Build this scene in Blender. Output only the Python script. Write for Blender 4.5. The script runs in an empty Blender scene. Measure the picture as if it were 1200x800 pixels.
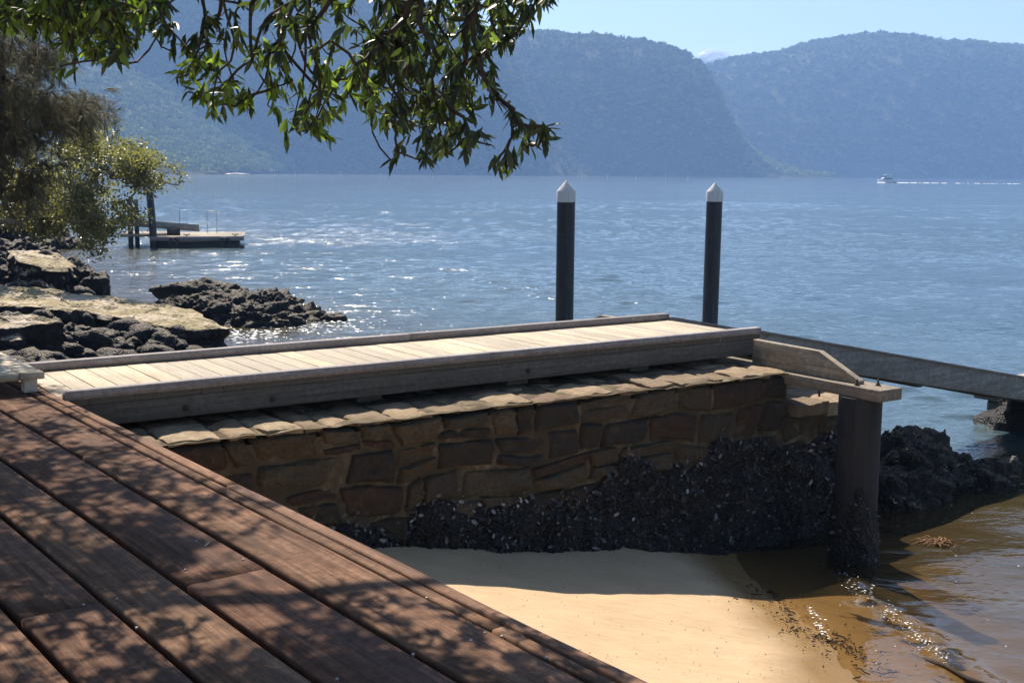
import bpy, math, random
import numpy as np
from mathutils import Vector, Matrix
R = math.radians
random.seed(7)
rng = np.random.default_rng(11)
sc = bpy.context.scene
col = sc.collection

# ------------------------------------------------------------------ camera
F = 1400.0; CZ = 3.1
PITCH = math.atan(198 / F); ROLL = R(.5)
_fw = np.array([0, math.cos(PITCH), -math.sin(PITCH)]); _up = np.array([0, math.sin(PITCH), math.cos(PITCH)]); _rt = np.array([1., 0, 0])
RT = _rt * math.cos(ROLL) + _up * math.sin(ROLL); UP = -_rt * math.sin(ROLL) + _up * math.cos(ROLL)
def ray(px, py):
    return _fw + RT * ((px - 600) / F) - UP * ((py - 400) / F)
def at(px, py, z):
    v = ray(px, py); t = (z - CZ) / v[2]
    return np.array([0, 0, CZ]) + v * t
def atY(px, py, Y):
    v = ray(px, py)
    return np.array([0, 0, CZ]) + v * (Y / v[1])
cam = bpy.data.cameras.new('camera'); cam.lens = 36 * F / 1200; cam.sensor_width = 36
cam.clip_start = .05; cam.clip_end = 9000
co = bpy.data.objects.new('camera', cam); col.objects.link(co); sc.camera = co
co.matrix_world = Matrix(((RT[0], UP[0], -_fw[0], 0), (RT[1], UP[1], -_fw[1], 0), (RT[2], UP[2], -_fw[2], CZ), (0, 0, 0, 1)))

# ------------------------------------------------------------------ noise in numpy
def _h(ix, iy, iz, s):
    n = (ix.astype(np.int64) * 374761393 + iy.astype(np.int64) * 668265263 + iz.astype(np.int64) * 2147483647 + s * 1274126177) & 0xFFFFFFFF
    n = ((n ^ (n >> 13)) * 1274126177) & 0xFFFFFFFF
    n = ((n ^ (n >> 16)) * 2246822519) & 0xFFFFFFFF
    n = n ^ (n >> 15)
    return (n & 0xFFFFFF) / float(0xFFFFFF) * 2 - 1
def vn(x, y, z=0., s=0):
    x, y, z = np.broadcast_arrays(np.asarray(x, float), np.asarray(y, float), np.asarray(z, float))
    ix, iy, iz = np.floor(x), np.floor(y), np.floor(z)
    fx, fy, fz = x - ix, y - iy, z - iz
    ix, iy, iz = ix.astype(np.int64), iy.astype(np.int64), iz.astype(np.int64)
    u, v, w = [q * q * (3 - 2 * q) for q in (fx, fy, fz)]
    def L(a, b, t): return a + (b - a) * t
    r = []
    for dz in (0, 1):
        r.append(L(L(_h(ix, iy, iz + dz, s), _h(ix + 1, iy, iz + dz, s), u), L(_h(ix, iy + 1, iz + dz, s), _h(ix + 1, iy + 1, iz + dz, s), u), v))
    return L(r[0], r[1], w)
def fbm(x, y, z=0., o=4, s=0, g=.5):
    a, t, f = 1., 0., 1.
    for k in range(o):
        t = t + a * vn(np.asarray(x) * f + 7.3 * k, np.asarray(y) * f - 3.1 * k, np.asarray(z) * f + 1.7 * k, s + k); a *= g; f *= 2.03
    return t

# ------------------------------------------------------------------ mesh helpers
def tag(o, label=None, cat=None, group=None, kind=None):
    if label: o['label'] = label
    if cat: o['category'] = cat
    if group: o['group'] = group
    if kind: o['kind'] = kind
    return o
def npmesh(name, V, Fc, mat, parent=None, smooth=False, attrs=None, mats=None, fmat=None):
    """V (n,3); Fc int array (m,k) or a list of arrays / tuples"""
    me = bpy.data.meshes.new(name)
    V = np.asarray(V, np.float32).reshape(-1, 3)
    if isinstance(Fc, np.ndarray): Fc = [Fc]
    loops = np.concatenate([np.asarray(f, np.int32).reshape(-1) for f in Fc])
    counts = np.concatenate([np.full(len(f), np.asarray(f).shape[1], np.int32) for f in Fc])
    me.vertices.add(len(V)); me.vertices.foreach_set('co', V.reshape(-1))
    me.loops.add(len(loops)); me.loops.foreach_set('vertex_index', loops)
    me.polygons.add(len(counts))
    starts = np.concatenate([[0], np.cumsum(counts)[:-1]]).astype(np.int32)
    me.polygons.foreach_set('loop_start', starts); me.polygons.foreach_set('loop_total', counts)
    if smooth: me.polygons.foreach_set('use_smooth', np.ones(len(counts), bool))
    if attrs:
        for k, a in attrs.items():
            at_ = me.attributes.new(k, 'FLOAT', 'POINT'); at_.data.foreach_set('value', np.asarray(a, np.float32))
    for m in (mats or [mat]): me.materials.append(m)
    if fmat is not None: me.polygons.foreach_set('material_index', np.asarray(fmat, np.int32))
    me.update(calc_edges=True); me.validate()
    o = bpy.data.objects.new(name, me); col.objects.link(o)
    if parent is not None: o.parent = parent
    return o
def empty(name, loc=(0, 0, 0), rz=0):
    o = bpy.data.objects.new(name, None); col.objects.link(o); o.location = loc; o.rotation_euler = (0, 0, rz); o.empty_display_size = .2
    return o
class MB:
    def __init__(s): s.v = []; s.f = {3: [], 4: []}; s.a = []; s.n = 0
    def add(s, V, Fc, pid=None):
        V = np.asarray(V, float).reshape(-1, 3)
        for f in Fc: s.f.setdefault(len(f), []).append([i + s.n for i in f])
        s.v.append(V); s.n += len(V); s.a.append(np.full(len(V), random.random() if pid is None else pid)); return s
    def box(s, x0, x1, y0, y1, z0, z1, pid=None, M=None, segs=1):
        xs = np.linspace(x0, x1, segs + 1); V = []
        for x in xs: V += [(x, y0, z0), (x, y1, z0), (x, y1, z1), (x, y0, z1)]
        Fc = [(0, 3, 2, 1)]
        for k in range(segs):
            a = 4 * k; b = a + 4
            Fc += [(a, a + 1, b + 1, b), (a + 1, a + 2, b + 2, b + 1), (a + 2, a + 3, b + 3, b + 2), (a + 3, a, b, b + 3)]
        a = 4 * segs; Fc += [(a, a + 1, a + 2, a + 3)]
        V = np.array(V, float)
        if M is not None: V = V @ M[:3, :3].T + M[:3, 3]
        return s.add(V, Fc, pid)
    def tube(s, P, rad, n=8, pid=None, caps=True):
        P = np.asarray(P, float); k = len(P); rad = np.broadcast_to(rad, (k,))
        T = np.gradient(P, axis=0); T /= np.linalg.norm(T, axis=1)[:, None] + 1e-9
        ref = np.array([0, 0, 1.]) if abs(T[0][2]) < .9 else np.array([1., 0, 0])
        V = []
        for i in range(k):
            a = np.cross(T[i], ref); a /= np.linalg.norm(a) + 1e-9; b = np.cross(T[i], a)
            for j in range(n):
                t = 2 * math.pi * j / n; V.append(P[i] + rad[i] * (a * math.cos(t) + b * math.sin(t)))
        Fc = [(i * n + j, i * n + (j + 1) % n, (i + 1) * n + (j + 1) % n, (i + 1) * n + j) for i in range(k - 1) for j in range(n)]
        if caps: Fc += [tuple(range(n))[::-1], tuple(range((k - 1) * n, k * n))]
        return s.add(V, Fc, pid)
    def prism(s, pts, y0, y1, pid=None):      # polygon in x,z pushed along y
        n = len(pts); V = [(p[0], y0, p[1]) for p in pts] + [(p[0], y1, p[1]) for p in pts]
        Fc = [tuple(range(n)), tuple(range(2 * n - 1, n - 1, -1))] + [(i, n + i, n + (i + 1) % n, (i + 1) % n) for i in range(n)]
        return s.add(V, Fc, pid)
    def build(s, name, mat, parent=None, smooth=False, bevel=0, extra=None):
        o = npmesh(name, np.concatenate(s.v), [np.array(f) for f in s.f.values() if f], mat, parent, smooth, {'pid': np.concatenate(s.a)})
        if bevel:
            m = o.modifiers.new('bevel', 'BEVEL'); m.width = bevel; m.segments = 2; m.limit_method = 'ANGLE'; m.angle_limit = R(40)
        return o
def gradgrid(segs):
    out = []
    for a, b, st in segs: out.append(np.arange(a, b, st))
    out.append([segs[-1][1]]); return np.concatenate(out)
def geomspace(a, b, n): return np.sign(a) * np.geomspace(abs(a), abs(b), n)
def gridfaces(nx, ny):
    i = np.arange(nx - 1)[:, None] * ny + np.arange(ny - 1)[None, :]
    return np.stack([i, i + ny, i + ny + 1, i + 1], -1).reshape(-1, 4)

# ------------------------------------------------------------------ materials
class NT:
    def __init__(s, name, disp=False):
        s.m = bpy.data.materials.new(name); s.m.use_nodes = True; s.t = s.m.node_tree; s.t.nodes.clear()
        s.out = s.t.nodes.new('ShaderNodeOutputMaterial')
    def n(s, typ, **kw):
        nd = s.t.nodes.new('ShaderNode' + typ)
        for k, v in kw.items():
            if k in nd.inputs: nd.inputs[k].default_value = v
            else: setattr(nd, k, v)
        return nd
    def l(s, a, b):
        s.t.links.new(a, b)
    def setin(s, nd, k, v):
        if isinstance(v, bpy.types.NodeSocket): s.l(v, nd.inputs[k])
        else: nd.inputs[k].default_value = v
    def coord(s, which='Object', scale=(1, 1, 1), off=None):
        c = s.n('TexCoord').outputs[which] if which != 'Position' else s.n('NewGeometry').outputs['Position']
        mp = s.n('Mapping'); mp.inputs['Scale'].default_value = scale; s.l(c, mp.inputs['Vector'])
        if off is not None: s.l(off, mp.inputs['Location'])
        return mp.outputs['Vector']
    def noise(s, vec, scale=5, detail=4, rough=.55, dist=0):
        nd = s.n('TexNoise'); s.l(vec, nd.inputs['Vector']); nd.inputs['Scale'].default_value = scale; nd.inputs['Detail'].default_value = detail
        nd.inputs['Roughness'].default_value = rough; nd.inputs['Distortion'].default_value = dist; return nd.outputs['Fac']
    def vor(s, vec, scale=5, feature='F1', out='Distance'):
        nd = s.n('TexVoronoi'); nd.feature = feature; s.l(vec, nd.inputs['Vector']); nd.inputs['Scale'].default_value = scale; return nd.outputs[out]
    def ramp(s, fac, pts, interp='LINEAR'):
        nd = s.n('ValToRGB'); nd.color_ramp.interpolation = interp; s.l(fac, nd.inputs['Fac'])
        el = nd.color_ramp.elements
        while len(el) < len(pts): el.new(.5)
        for e, (p, c) in zip(el, pts):
            e.position = p; e.color = (c, c, c, 1) if isinstance(c, (int, float)) else (*c, 1)
        return nd.outputs['Color']
    def math(s, op, a, b=0, c=0, clamp=False):
        nd = s.n('Math'); nd.operation = op; nd.use_clamp = clamp
        for i, v in enumerate((a, b, c)):
            if isinstance(v, bpy.types.NodeSocket): s.l(v, nd.inputs[i])
            else: nd.inputs[i].default_value = v
        return nd.outputs[0]
    def mix(s, fac, a, b, blend='MIX'):
        nd = s.n('Mix'); nd.data_type = 'RGBA'; nd.blend_type = blend
        for k, v in ((0, fac), (6, a), (7, b)):
            if isinstance(v, bpy.types.NodeSocket): s.l(v, nd.inputs[k])
            else: nd.inputs[k].default_value = (*v, 1) if isinstance(v, tuple) and len(v) == 3 else v
        return nd.outputs[2]
    def attr(s, name): return s.n('Attribute', attribute_name=name).outputs['Fac']
    def bump(s, h, strength=.5, dist=.01, normal=None):
        nd = s.n('Bump'); nd.inputs['Strength'].default_value = strength
        s.setin(nd, 'Distance', dist); s.l(h, nd.inputs['Height'])
        if normal is not None: s.l(normal, nd.inputs['Normal'])
        return nd.outputs['Normal']
    def pr(s, color, rough=.7, normal=None, spec=.5, metal=0, **kw):
        nd = s.n('BsdfPrincipled'); s.setin(nd, 'Base Color', (*color, 1) if isinstance(color, tuple) else color)
        s.setin(nd, 'Roughness', rough); s.setin(nd, 'Specular IOR Level', spec); s.setin(nd, 'Metallic', metal)
        if normal is not None: s.l(normal, nd.inputs['Normal'])
        for k, v in kw.items(): s.setin(nd, k, v)
        return nd.outputs[0]
    def done(s, sh): s.l(sh, s.out.inputs['Surface']); return s.m

def wood(name, c_dark, c_mid, c_light, grain=1., rough=.75, stain=None, spec=.3, bump=.6):
    t = NT(name); pid = t.attr('pid')
    off = t.n('CombineXYZ'); t.l(t.math('MULTIPLY', pid, 37.), off.inputs[0]); t.l(t.math('MULTIPLY', pid, 91.), off.inputs[1]); t.l(t.math('MULTIPLY', pid, 13.), off.inputs[2])
    v = t.coord('Object', (1.6 * grain, 38 * grain, 38 * grain), off.outputs[0])
    g = t.noise(v, 1.0, 6, .65, .6)
    v2 = t.coord('Object', (8, 240, 240), off.outputs[0]); g2 = t.noise(v2, 1., 3, .6)
    v3 = t.coord('Object', (1, 1.6, 1.6), off.outputs[0]); big = t.noise(v3, 2.6, 5, .62, .4)
    c = t.ramp(g, [(.28, c_dark), (.5, c_mid), (.74, c_light)])
    iso = t.noise(t.coord('Object', (1, 1, 1), off.outputs[0]), 26, 7, .72); c = t.mix(.75, c, t.ramp(iso, [(.3, .35), (.5, .8), (.7, 1.25)]), 'MULTIPLY')
    hs = t.n('HueSaturation'); t.l(c, hs.inputs['Color']); t.l(t.math('MULTIPLY_ADD', pid, .36, .80), hs.inputs['Value']); t.l(t.math('MULTIPLY_ADD', pid, .012, .494), hs.inputs['Hue'])
    c = hs.outputs[0]
    c = t.mix(t.ramp(big, [(.3, .75), (.62, 0.)]), c, stain or c_dark)
    c = t.mix(t.ramp(g2, [(.35, .3), (.5, 0.)]), c, tuple(q * .45 for q in c_dark))
    h = t.math('ADD', t.math('MULTIPLY', g, .7), t.math('MULTIPLY', g2, .4))
    nb = t.bump(h, bump, .006)
    rg = t.math('MULTIPLY_ADD', big, .3, rough - .15, clamp=True)
    return t.done(t.pr(c, rg, nb, spec))
M = {}
M['deckwood'] = wood('dark_hardwood', (.075, .038, .024), (.19, .104, .066), (.32, .19, .125), rough=.75, stain=(.052, .031, .022), bump=.28, spec=.07)
M['edgewood'] = wood('red_hardwood', (.10, .05, .03), (.23, .115, .066), (.34, .19, .12), rough=.7, bump=.7, spec=.15)
M['pale'] = wood('weathered_planks', (.30, .25, .195), (.50, .44, .35), (.64, .57, .46), rough=.8, stain=(.40, .34, .26), bump=.7)
M['kerb'] = wood('grey_kerb_timber', (.20, .175, .175), (.33, .30, .30), (.46, .425, .41), rough=.8, stain=(.24, .20, .19), bump=.7)
M['beam'] = wood('grey_brown_beam', (.09, .078, .066), (.17, .148, .125), (.26, .23, .195), rough=.82, stain=(.10, .085, .07), bump=.7)
M['head'] = wood('sawn_bearer', (.17, .135, .10), (.32, .265, .205), (.50, .42, .33), rough=.82, stain=(.2, .16, .12), bump=.7)
M['gang'] = wood('gangway_timber', (.18, .175, .17), (.32, .31, .30), (.44, .43, .41), rough=.8, stain=(.15, .14, .13), bump=.6)
M['cream'] = wood('cream_painted_post', (.52, .47, .41), (.66, .62, .55), (.74, .70, .63), rough=.6, stain=(.56, .5, .44), bump=.4)

def plain(name, c, rough=.6, spec=.4, metal=0, var=.25, scale=8, bump=.3, bd=.004):
    t = NT(name); v = t.coord('Object'); n = t.noise(v, scale, 5, .6)
    cc = t.mix(t.ramp(n, [(.3, 0.), (.7, 1.)]), tuple(q * (1 - var) for q in c), tuple(min(1, q * (1 + var)) for q in c))
    return t.done(t.pr(cc, rough, t.bump(n, bump, bd), spec, metal))
M['steel'] = plain('galvanised_bolt', (.22, .21, .2), .45, .5, .7)
M['rust'] = plain('rusty_bolt', (.06, .045, .035), .7, .3, .2)
M['screw'] = plain('dull_screw', (.30, .29, .28), .5, .4, .6)
M['sleeve'] = plain('black_pile_sleeve', (.014, .016, .023), .55, .4, 0, .3, 5)
M['capwhite'] = plain('white_pile_cap', (.62, .63, .64), .45, .5, 0, .06, 6, .1)
M['white'] = plain('white_gelcoat', (.75, .75, .74), .3, .5, 0, .05)
M['glass'] = plain('boat_glass', (.02, .025, .035), .1, .6, 0, .1)
M['float'] = plain('dark_float', (.02, .022, .022), .6)
M['bark'] = plain('grey_bark', (.085, .065, .05), .85, .2, 0, .5, 22, .8, .02)
M['twig'] = plain('dark_twig', (.045, .034, .028), .75, .3, 0, .35, 30, .4)
M['palebark'] = plain('pale_bark', (.22, .19, .16), .85, .2, 0, .35, 14, .7, .02)

def pile_mat(name, c, c2, amt):
    t = NT(name); v = t.coord('Object', (14, 14, .9)); st = t.noise(v, 1.4, 5, .6); n = t.noise(t.coord('Object'), 9, 6, .65)
    cc = t.mix(t.math('MULTIPLY', t.ramp(st, [(.5, 0.), (.68, 1.)]), amt), c, c2); cc = t.mix(t.ramp(n, [(.55, 0.), (.75, amt)]), cc, c2)
    return t.done(t.pr(cc, .55, t.bump(n, .3, .004), .4))
M['sleeve'] = pile_mat('black_pile_sleeve', (.013, .015, .022), (.06, .06, .062), .55)
M['capwhite'] = pile_mat('white_pile_cap', (.62, .63, .64), (.36, .35, .32), .6)
def concrete():
    t = NT('weathered_pier_column'); v = t.coord('Object'); n = t.noise(v, 6, 7, .65); st = t.noise(t.coord('Object', (9, 9, 1.2)), 1.5, 5, .6)
    z = t.n('SeparateXYZ'); t.l(t.n('NewGeometry').outputs['Position'], z.inputs[0])
    c = t.ramp(n, [(.3, (.014, .015, .017)), (.7, (.034, .035, .037))])
    c = t.mix(t.ramp(st, [(.42, .6), (.6, 0.)]), c, (.05, .045, .045))
    low = t.math('SMOOTH_MIN', t.math('MULTIPLY_ADD', t.math('ADD', z.outputs[2], t.math('MULTIPLY', n, .35)), -2.4, 2.2, clamp=True), 1., .1)
    c = t.mix(low, c, (.022, .021, .024))
    return t.done(t.pr(c, .8, t.bump(n, .7, .01), .3))
M['column'] = concrete()

def stone():
    t = NT('sandstone_block'); pid = t.attr('pid'); v = t.coord('Object')
    off = t.n('CombineXYZ'); t.l(t.math('MULTIPLY', pid, 17.), off.inputs[0]); t.l(t.math('MULTIPLY', pid, 43.), off.inputs[1])
    v = t.coord('Object', (1, 1, 1), off.outputs[0]); vb = t.coord('Object', (1, 1, 4.5), off.outputs[0])
    n = t.noise(v, 7, 7, .68); n2 = t.noise(vb, 6, 6, .65, .5); n3 = t.noise(v, 45, 4, .7)
    base = t.ramp(pid, [(0, (.095, .070, .045)), (.16, (.046, .038, .031)), (.32, (.115, .088, .058)), (.44, (.070, .042, .032)), (.56, (.074, .061, .045)), (.68, (.040, .036, .033)), (.84, (.092, .078, .055)), (1., (.060, .050, .038))], 'CONSTANT')
    c = t.mix(t.ramp(n2, [(.35, 0.), (.7, .6)]), base, (.075, .05, .03))
    c = t.mix(t.ramp(n, [(.54, 0.), (.76, .5)]), c, (.20, .14, .078))
    c = t.mix(t.ramp(n3, [(.35, .6), (.52, 0.)]), c, (.03, .024, .018))
    h = t.math('ADD', t.math('MULTIPLY', n, 1.2), t.math('MULTIPLY', n3, .45))
    return t.done(t.pr(c, .88, t.bump(h, .9, .03), .2))
M['stone'] = stone()
def coping():
    t = NT('coping_sandstone'); pid = t.attr('pid'); v = t.coord('Object'); n = t.noise(v, 9, 7, .66); n3 = t.noise(v, 60, 4, .7)
    base = t.ramp(pid, [(0, (.31, .23, .15)), (.3, (.22, .165, .11)), (.5, (.18, .12, .085)), (.7, (.36, .28, .19)), (.85, (.20, .15, .10)), (1, (.28, .215, .14))], 'CONSTANT')
    c = t.mix(t.ramp(n, [(.35, .65), (.6, 0.)]), base, (.15, .10, .06))
    c = t.mix(t.ramp(n3, [(.3, .35), (.5, 0.)]), c, (.08, .06, .04))
    return t.done(t.pr(c, .85, t.bump(t.math('ADD', n, t.math('MULTIPLY', n3, .25)), .8, .02), .2))
M['coping'] = coping()
def mortar():
    t = NT('lime_mortar'); v = t.coord('Object'); n = t.noise(v, 12, 7, .7); n2 = t.noise(v, 90, 3, .6)
    c = t.ramp(n, [(.3, (.06, .047, .032)), (.5, (.14, .112, .074)), (.72, (.30, .245, .165))])
    c = t.mix(t.ramp(t.noise(v, 2.3, 5, .6), [(.42, .88), (.62, .0)]), c, (.075, .055, .036))
    return t.done(t.pr(c, .92, t.bump(t.math('ADD', n, t.math('MULTIPLY', n2, .3)), .8, .02), .15))
M['mortar'] = mortar()
def crust(name, tops=False):
    t = NT(name); v = t.coord('Object'); n = t.noise(v, 5, 6, .65); vo = t.vor(v, 34); vo2 = t.vor(v, 75)
    c = t.ramp(n, [(.35, (.008, .008, .010)), (.55, (.018, .016, .017)), (.75, (.045, .036, .028))])
    cell = t.n('TexVoronoi'); t.l(v, cell.inputs['Vector']); cell.inputs['Scale'].default_value = 42
    sx = t.n('SeparateColor'); t.l(cell.outputs['Color'], sx.inputs[0])
    sp = t.math('MULTIPLY', t.ramp(sx.outputs[0], [(.86, 0.), (.93, 1.)]), t.ramp(cell.outputs['Distance'], [(.2, 1.), (.42, 0.)]))
    c = t.mix(t.math('MULTIPLY', sp, .5), c, (.15, .14, .135))
    if tops:
        g = t.n('NewGeometry'); z = t.n('SeparateXYZ'); t.l(g.outputs['Normal'], z.inputs[0])
        f = t.ramp(t.math('ADD', z.outputs[2], t.math('MULTIPLY', t.math('SUBTRACT', n, .5), .9)), [(.66, 0.), (.86, 1.)])
        top = t.ramp(t.noise(v, 2.2, 6, .6), [(.3, (.075, .052, .036)), (.52, (.13, .10, .065)), (.7, (.26, .20, .13))])
        c = t.mix(t.math('MULTIPLY', f, .6), c, top)
    h = t.math('ADD', t.math('MULTIPLY', n, .6), t.math('SUBTRACT', 1., vo))
    h = t.math('ADD', h, t.math('MULTIPLY', vo2, -.35))
    return t.done(t.pr(c, .62, t.bump(h, 1., .035), .35))
M['crust'] = crust('oyster_crust'); M['rockrough'] = crust('oyster_covered_rock', True)
def ledge_mat():
    t = NT('flat_sandstone_ledge'); v = t.coord('Object'); g = t.n('NewGeometry'); z = t.n('SeparateXYZ'); t.l(g.outputs['Normal'], z.inputs[0])
    n = t.noise(v, 1.3, 6, .6, .3); n2 = t.noise(v, 14, 6, .7); vo = t.vor(v, 22)
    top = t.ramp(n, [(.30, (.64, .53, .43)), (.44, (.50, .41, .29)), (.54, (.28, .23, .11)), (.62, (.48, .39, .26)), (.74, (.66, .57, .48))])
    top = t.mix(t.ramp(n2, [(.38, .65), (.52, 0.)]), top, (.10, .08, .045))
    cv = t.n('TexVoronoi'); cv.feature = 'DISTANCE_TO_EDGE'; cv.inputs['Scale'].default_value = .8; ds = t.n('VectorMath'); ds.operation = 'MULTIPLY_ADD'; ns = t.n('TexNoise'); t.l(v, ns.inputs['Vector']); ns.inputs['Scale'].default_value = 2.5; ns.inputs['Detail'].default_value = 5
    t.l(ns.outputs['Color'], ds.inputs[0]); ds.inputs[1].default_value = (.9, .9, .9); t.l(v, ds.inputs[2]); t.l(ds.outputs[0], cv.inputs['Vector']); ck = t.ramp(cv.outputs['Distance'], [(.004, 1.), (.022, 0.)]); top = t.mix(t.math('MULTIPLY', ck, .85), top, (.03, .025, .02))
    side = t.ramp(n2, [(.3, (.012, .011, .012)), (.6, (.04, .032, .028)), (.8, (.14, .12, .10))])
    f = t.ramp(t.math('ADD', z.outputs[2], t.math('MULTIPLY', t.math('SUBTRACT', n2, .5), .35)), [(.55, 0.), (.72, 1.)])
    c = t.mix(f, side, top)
    h = t.math('ADD', t.math('ADD', n2, t.math('MULTIPLY', vo, -.6)), t.math('MULTIPLY', ck, -1.2))
    return t.done(t.pr(c, .8, t.bump(h, .9, .05), .25))
M['ledge'] = ledge_mat()
def shells():
    t = NT('oyster_shell'); pid = t.attr('pid')
    c = t.ramp(pid, [(0, (.010, .010, .013)), (.45, (.022, .020, .022)), (.82, (.06, .056, .058)), (.94, (.14, .13, .13)), (.985, (.36, .34, .34))])
    return t.done(t.pr(c, .45, t.bump(t.noise(t.coord('Object'), 90, 3), .5, .004), .5))
M['shell'] = shells()
def leaf_mat(name, c1, c2, tr, rough=.38, spec=.5, trw=.45):
    t = NT(name); pid = t.attr('pid'); c = t.ramp(pid, [(0, c1), (.85, c2), (1., tuple(min(1, q * 1.5) for q in c2))])
    p = t.pr(c, rough, None, spec); d = t.n('BsdfTranslucent')
    t.l(t.mix(pid, tuple(q * .7 for q in tr), tr), d.inputs['Color'])
    m = t.n('MixShader'); m.inputs[0].default_value = trw; t.l(p, m.inputs[1]); t.l(d.outputs[0], m.inputs[2])
    return t.done(m.outputs[0])
M['leaf'] = leaf_mat('glossy_green_leaf', (.014, .021, .012), (.036, .050, .020), (.12, .19, .03), trw=.32)
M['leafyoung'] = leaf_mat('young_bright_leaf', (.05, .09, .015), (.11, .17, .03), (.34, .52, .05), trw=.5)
M['leafsilver'] = leaf_mat('olive_leaf', (.075, .082, .030), (.185, .185, .075), (.40, .40, .10), .42, .4, .38)
M['needle'] = leaf_mat('casuarina_needle', (.04, .042, .028), (.12, .112, .078), (.18, .17, .10), .6, .3, .35)
M['slopecrown'] = leaf_mat('sunlit_tint_crown', (.11, .14, .05), (.28, .32, .11), (.2, .24, .06), .8, .1, .15)  # paler greens put the sunlight on these slopes into the crown colour
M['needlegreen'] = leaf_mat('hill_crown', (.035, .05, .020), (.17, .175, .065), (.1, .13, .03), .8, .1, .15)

def sand():
    t = NT('wet_and_dry_sand'); p = t.n('NewGeometry').outputs['Position']; z = t.n('SeparateXYZ'); t.l(p, z.inputs[0]); v = t.coord('Position')
    n = t.noise(v, 1.7, 5, .6); f = t.noise(v, 160, 3, .6); m = t.noise(t.coord('Position', (1, 2.2, 1)), 5, 5, .6)
    dry = t.ramp(n, [(.3, (.44, .31, .185)), (.7, (.53, .385, .235))])
    dry = t.mix(t.ramp(f, [(.3, .3), (.5, 0.)]), dry, (.27, .18, .10))
    rk_ = t.attr('rocky'); rc = t.ramp(t.noise(v, 3.5, 7, .7), [(.35, (.02, .017, .015)), (.55, (.055, .042, .032)), (.72, (.14, .11, .08))])
    zz = t.math('ADD', z.outputs[2], t.math('MULTIPLY', t.math('SUBTRACT', n, .5), .07))
    wet = t.ramp(zz, [(0., 1.), (.045, 1.), (.13, 0.)])
    deep = t.ramp(t.math('MULTIPLY', z.outputs[2], -1.), [(.0, 0.), (.6, 1.)])
    c = t.mix(wet, dry, (.25, .155, .065)); c = t.mix(rk_, c, rc); c = t.mix(deep, c, (.10, .085, .035))
    rg = t.math('MULTIPLY_ADD', wet, -.62, .9)
    h = t.math('ADD', t.math('MULTIPLY', f, .12), m)
    return t.done(t.pr(c, rg, t.bump(h, .6, .025), .3))
M['sand'] = sand()

# ------------------------------------------------------------------ land and seabed
US = np.array([.825, .565]); VS = np.array([-.565, .825]); O2 = np.array([-2.73, 7.18])   # jetty frame
def jl(x, y): dx, dy = x - O2[0], y - O2[1]; return dx * US[0] + dy * US[1], dx * VS[0] + dy * VS[1]
def JW(s, v, z): p = O2 + US * s + VS * v; return np.array([p[0], p[1], z])
def land(x, y):
    x, y = np.asarray(x, float), np.asarray(y, float)
    s, v = jl(x, y)
    xs = 2.0 + .1 * (8.5 - np.clip(y, 2, 12))
    d = xs - x
    beach = np.where(d > 0, .192 * d + .012 * np.sin(x * 3 + y * 2), .13 * d)
    beach = np.minimum(beach, 1.15 + .02 * d)
    xs2 = np.interp(y, [6, 10, 15, 20, 24, 30, 45, 60, 200, 700, 1500], [-3.4, -3.6, -4.4, -5.6, -7.5, -11.5, -18.5, -26, -120, -420, -900])
    d2 = xs2 - x
    back = np.where(d2 > 0, .13 * d2 + .22 * fbm(x * .8, y * .8, 0, 4), .22 * d2)
    back = np.minimum(back, 2.2 + .03 * d2)
    w = np.clip((v + .1) / .8, 0, 1)
    z = beach * (1 - w) + back * w
    far = np.clip((np.hypot(x, y) - 200) / 300, 0, 1)
    z = np.maximum(z, -5); z = np.minimum(z, 30)
    z = np.where(x > -3.2, z, z)
    return z
xs = np.concatenate([-np.geomspace(2500, 12, 40), gradgrid([(-11.8, -3, .25), (-3, 5, .045), (5, 12, .25)]), np.geomspace(12.3, 2500, 40)])
ys = np.concatenate([-np.geomspace(2500, 3, 20), gradgrid([(-2.8, 4, .4), (4, 11.5, .045), (11.5, 34, .3)]), np.geomspace(34.5, 4000, 50)])
X, Y = np.meshgrid(xs, ys, indexing='ij'); Z = land(X, Y)
near = (np.abs(X) < 8) & (Y > 3) & (Y < 12)
Z = Z + np.where(near, .008 * fbm(X * 1.3, Y * 1.3, 0, 3, 5) + .004 * fbm(X * 6, Y * 6, 0, 2, 9), 0)
g = npmesh('ground', np.stack([X, Y, Z], -1), gridfaces(len(xs), len(ys)), M['sand'], smooth=True, attrs={'rocky': (np.clip((jl(X, Y)[1] - .2) / .6, 0, 1) * np.clip((3 - X) / 3, 0, 1)).reshape(-1)}); tag(g, kind='structure')

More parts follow.
